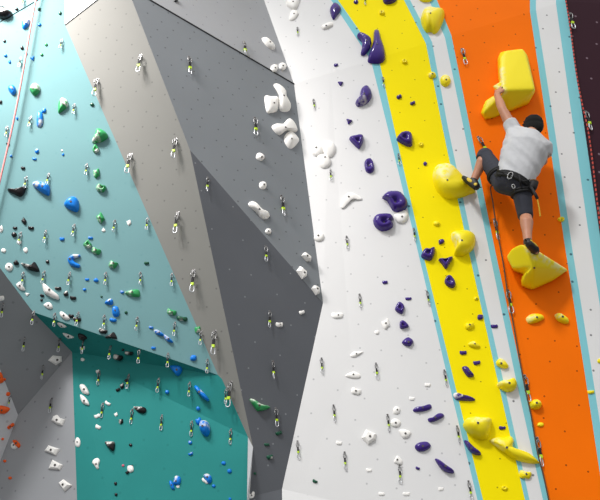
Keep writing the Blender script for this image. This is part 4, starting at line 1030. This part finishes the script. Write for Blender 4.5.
NRM = [v.normal.copy() for v in shirt.data.vertices]
for v in shirt.data.vertices:   # cloth folds running from the right hip up to the left shoulder
    q = v.co - pel; t = mnoise.noise(Vector((q.dot(dg_) * 4, q.dot(dp_) * 19, q.dot(fw_) * 6)))
    v.co += NRM[v.index] * (.012 * t)
# shorts
wa = pel + ut * .075
st = [hull(ring_pts(wa, rt * .16, fw_ * .122) + ring_pts(pel, rt * .172, fw_ * .135) + sph(hipL - ut * .01, .088)[0] + sph(hipR - ut * .015, .09)[0])]
hemL = knL.lerp(anL, .16); hemR = knR.lerp(anR, .03)
st.append(tube_data([hipL, hipL.lerp(knL, .5), knL - (knL - hipL).normalized() * .03], [.09, .086, .076], 16)); st.append(sph(knL, .08)); st.append(tube_data([knL, hemL], [.078, .076], 16))
st.append(tube_data([hipR, hipR.lerp(knR, .5), knR], [.092, .08, .068], 16)); st.append(sph(knR.lerp(hipR, .1), .07)); st.append(tube_data([knR, hemR], [.07, .07], 16))
shorts = solid('shorts', st, .008, 3, SHORT, body)
# harness: waist belt, two leg loops, straps
def ring_tube(c, X, Y, r): return tube_data(ring_pts(c, X, Y, 28), r, 8, closed=True)
bc = pel + ut * .022
hn = []
for k in (-.018, 0, .018): hn.append(ring_tube(bc + ut * k, rtb * .166, fw_ * .138, .017))
def thigh_ring(h_, k_, t, r):
    ax_ = (k_ - h_).normalized(); X = ax_.orthogonal().normalized(); Yv = ax_.cross(X)
    return [ring_tube(h_.lerp(k_, t) + ax_ * d, X * r, Yv * r, .013) for d in (-.014, .008)]
hn += thigh_ring(hipL, knL, .28, .09); hn += thigh_ring(hipR, knR, .22, .092)
for s, hh_, kk_ in ((-1, hipL, knL), (1, hipR, knR)):
    hn.append(cap([bc - fw_ * .142 + rt * s * .07, hh_.lerp(kk_, .2) - fw_ * .12], [.008, .008]))
for s in (-1, 1):
    g0 = bc + rt * s * .12 - fw_ * .1
    hn.append(tube_data([g0 - rt * .04, g0 - ut * .05 - fw_ * .03, g0 + rt * .045], .006, 6))
v, f = merge(*hn); hob = obj_from('harness', v, f, HARN, body, smooth=True)
bk = pel + ut * .02 - fw_ * .16 - rt * .0
# shoes
def shoe(an, he, to, sole, name):
    ax_ = (to - he).normalized(); up_ = (an - he); up_ = (up_ - ax_ * up_.dot(ax_)).normalized(); sd = ax_.cross(up_)
    mid = he.lerp(to, .5)
    s = solid('shoe', [hull([q for c, a, b in ((he - ax_ * .02, .03, .03), (mid, .036, .03), (he.lerp(to, .8), .044, .028), (to + ax_ * .025, .026, .018)) for q in ring_pts(c, sd * a, up_ * b, 12)]),
                       cap([he + up_ * .01, an - up_ * .002], [.036, .04])], .006, 3, SHOE, body)
    for k in (-1, 1):
        v, f = merge(ell_data(mid + sd * k * .034 + up_ * .006, ax_ * .045, sd * .009, up_ * .018), ell_data(he + sd * k * .03 + up_ * .012, ax_ * .02, sd * .008, up_ * .016))
        obj_from('side_panel', v, f, SHOEY, s, smooth=True)['label'] = 'yellow side panel'
    v, f = merge(box_data(mid + up_ * .034 + ax_ * .005, (.01, .01, .01)), cap([mid + up_ * .036 - sd * .03, mid + up_ * .036 + sd * .03], [.008, .008]))
    obj_from('strap', v, f, SHOE, s)
    pl_ = he - ax_ * .03 + up_ * .03
    v, f = cap([he - ax_ * .025 + up_ * .02, he - ax_ * .05 + up_ * .03], [.006, .005]); obj_from('pull_tab', v, f, SHOE, s)
    return s
shoe(anL, heL, toeL, 0, 'l')['label'] = 'black and yellow climbing shoe'
shoe(anR, heR, ballR, 0, 'r')['label'] = 'black climbing shoe'
# gear clipped to the harness
def place_loop(name, c, X, Z, w, hgt, r, mat, label, cat):
    pts = [c + X * p[0] + Z * p[2] for p in loop_pts(w, hgt, 0)]
    v, f = tube_data(pts, r, 8, closed=True); g2, gf = tube_data([c + X * w * .47 - Z * hgt * .25, c + X * w * .47 + Z * hgt * .25], r * 1.25, 6)
    v, f = merge((v, f), (g2, gf)); ob = obj_from(name, v, f, mat, smooth=True); tag(ob, label, cat); return ob
place_loop('carabiner', bk - ut * .03, rt, ut, .04, .07, .005, M['zinc'], 'silver carabiner clipped to the back of the climber harness', 'carabiner')
gx = pel - ut * .10 - fw_ * .135 + rt * .055
place_loop('carabiner', gx, (rt * .8 + ut * .5).normalized(), (ut * .8 - rt * .5).normalized(), .024, .045, .004, M['zinc'], 'small silver carabiner hanging below the harness over the right thigh', 'carabiner')
cb = pel + rt * .195 + ut * .0 - fw_ * .05
v, f = tube_data([cb + ut * .04, cb + ut * .03, cb - ut * .02, cb - ut * .045, cb - ut * .052], [.032, .038, .04, .034, .016], 14)
bag = obj_from('chalk_bag', v, f, HARN, smooth=True); tag(bag, 'round black chalk bag hanging at the right hip of the climber', 'chalk bag')
rim = obj_from('rim', *ring_tube(cb + ut * .041, rt * .032, fw_ * .032, .007), simple('tan_rim', srgb(120, 92, 60), .8), bag, smooth=True)
st0 = cb - ut * .05 - fw_ * .04
v, f = cap([st0, st0 + Vector((.02, -.005, -.07)), st0 + Vector((.03, -.008, -.12))], [.012, .014, .014]); obj_from('buckle_strap', v, f, HARN, bag, smooth=True)
v, f = tube_data([st0 + Vector((.03, -.008, -.12)), st0 + Vector((.03, -.01, -.22)), st0 + Vector((.024, -.01, -.31))], .006, 6); cdm = obj_from('cord', v, f, simple('yellow_cord', srgb(205, 165, 30), .7), bag); cdm['label'] = 'yellow cord tail'
# lead rope, from the tie-in at the harness down through the quickdraws
tie = pel + fw_ * .15 - rt * .06 + ut * .03
pts = [tie, atY(491.5, 186, -.16)] + [atY(x, y, -d) for x, y, d in [(493, 203, .09), (495.5, 220, .045), (499, 240, .04), (504, 268, .035), (508, 296, .04), (513, 322, .035), (519, 356, .035), (525, 388, .04), (531, 415, .035), (537.5, 452, .04), (544, 478, .035), (553, 520, .035)]]
rope('rope', pts, .006, simple('dark_rope', srgb(84, 66, 46), .8), 'dark lead rope running from the climber down the left edge of the orange stripe')

# ------------------------------------------------------------------ light
wd = bpy.data.worlds.new('World'); sc.world = wd; wd.use_nodes = True
bg = wd.node_tree.nodes['Background']; nt = wd.node_tree     # big bright hall: ceiling side brighter than the floor side
tc = nt.nodes.new('ShaderNodeTexCoord'); sx = nt.nodes.new('ShaderNodeSeparateXYZ'); nt.links.new(tc.outputs['Generated'], sx.inputs['Vector'])
mr = nt.nodes.new('ShaderNodeMapRange'); mr.inputs['From Min'].default_value = -.4; mr.inputs['From Max'].default_value = .8
mr.inputs['To Min'].default_value = .24; mr.inputs['To Max'].default_value = .86
nt.links.new(sx.outputs['Z'], mr.inputs['Value']); nt.links.new(mr.outputs['Result'], bg.inputs['Strength']); bg.inputs['Color'].default_value = (1, .99, .985, 1)
def sun(direction, strength, angle):
    l = bpy.data.lights.new('sun', 'SUN'); l.energy = strength; l.angle = radians(angle)
    ob = bpy.data.objects.new('hall_daylight', l); COL.objects.link(ob)
    ob.rotation_euler = Vector(direction).to_track_quat('Z', 'Y').to_euler(); ob.location = Vector(direction) * 20
sun((-.34, -.60, .72), 1.45, 7)
def area(loc, target, size, power):
    l = bpy.data.lights.new('added_wall_fill', 'AREA'); l.energy = power; l.size = size; l.shape = 'DISK'
    ob = bpy.data.objects.new('added_wall_fill', l); COL.objects.link(ob); ob.location = loc
    ob.rotation_euler = (Vector(loc) - Vector(target)).to_track_quat('Z', 'Y').to_euler()
sl = bpy.data.lights.new('hall_spotlight', 'SPOT'); sl.energy = 4200; sl.color = (1, .95, .93); sl.spot_size = radians(56); sl.spot_blend = 1; sl.shadow_soft_size = 1.0
so = bpy.data.objects.new('hall_spotlight', sl); COL.objects.link(so); so.location = (-4.4, -3.2, 9.6)
so.rotation_euler = (Vector(so.location) - Vector((-3.1, -.9, 7.9))).to_track_quat('Z', 'Y').to_euler()
area((-3.0, 1.2, 9.5), (-3.0, 3.2, 12.0), 1.0, 500)  # unseen fill light added to whiten the back wall
vs = sc.view_settings; vs.view_transform = 'Standard'; vs.look = 'None'; vs.exposure = 0.19; vs.gamma = 1; vs.use_curve_mapping = False
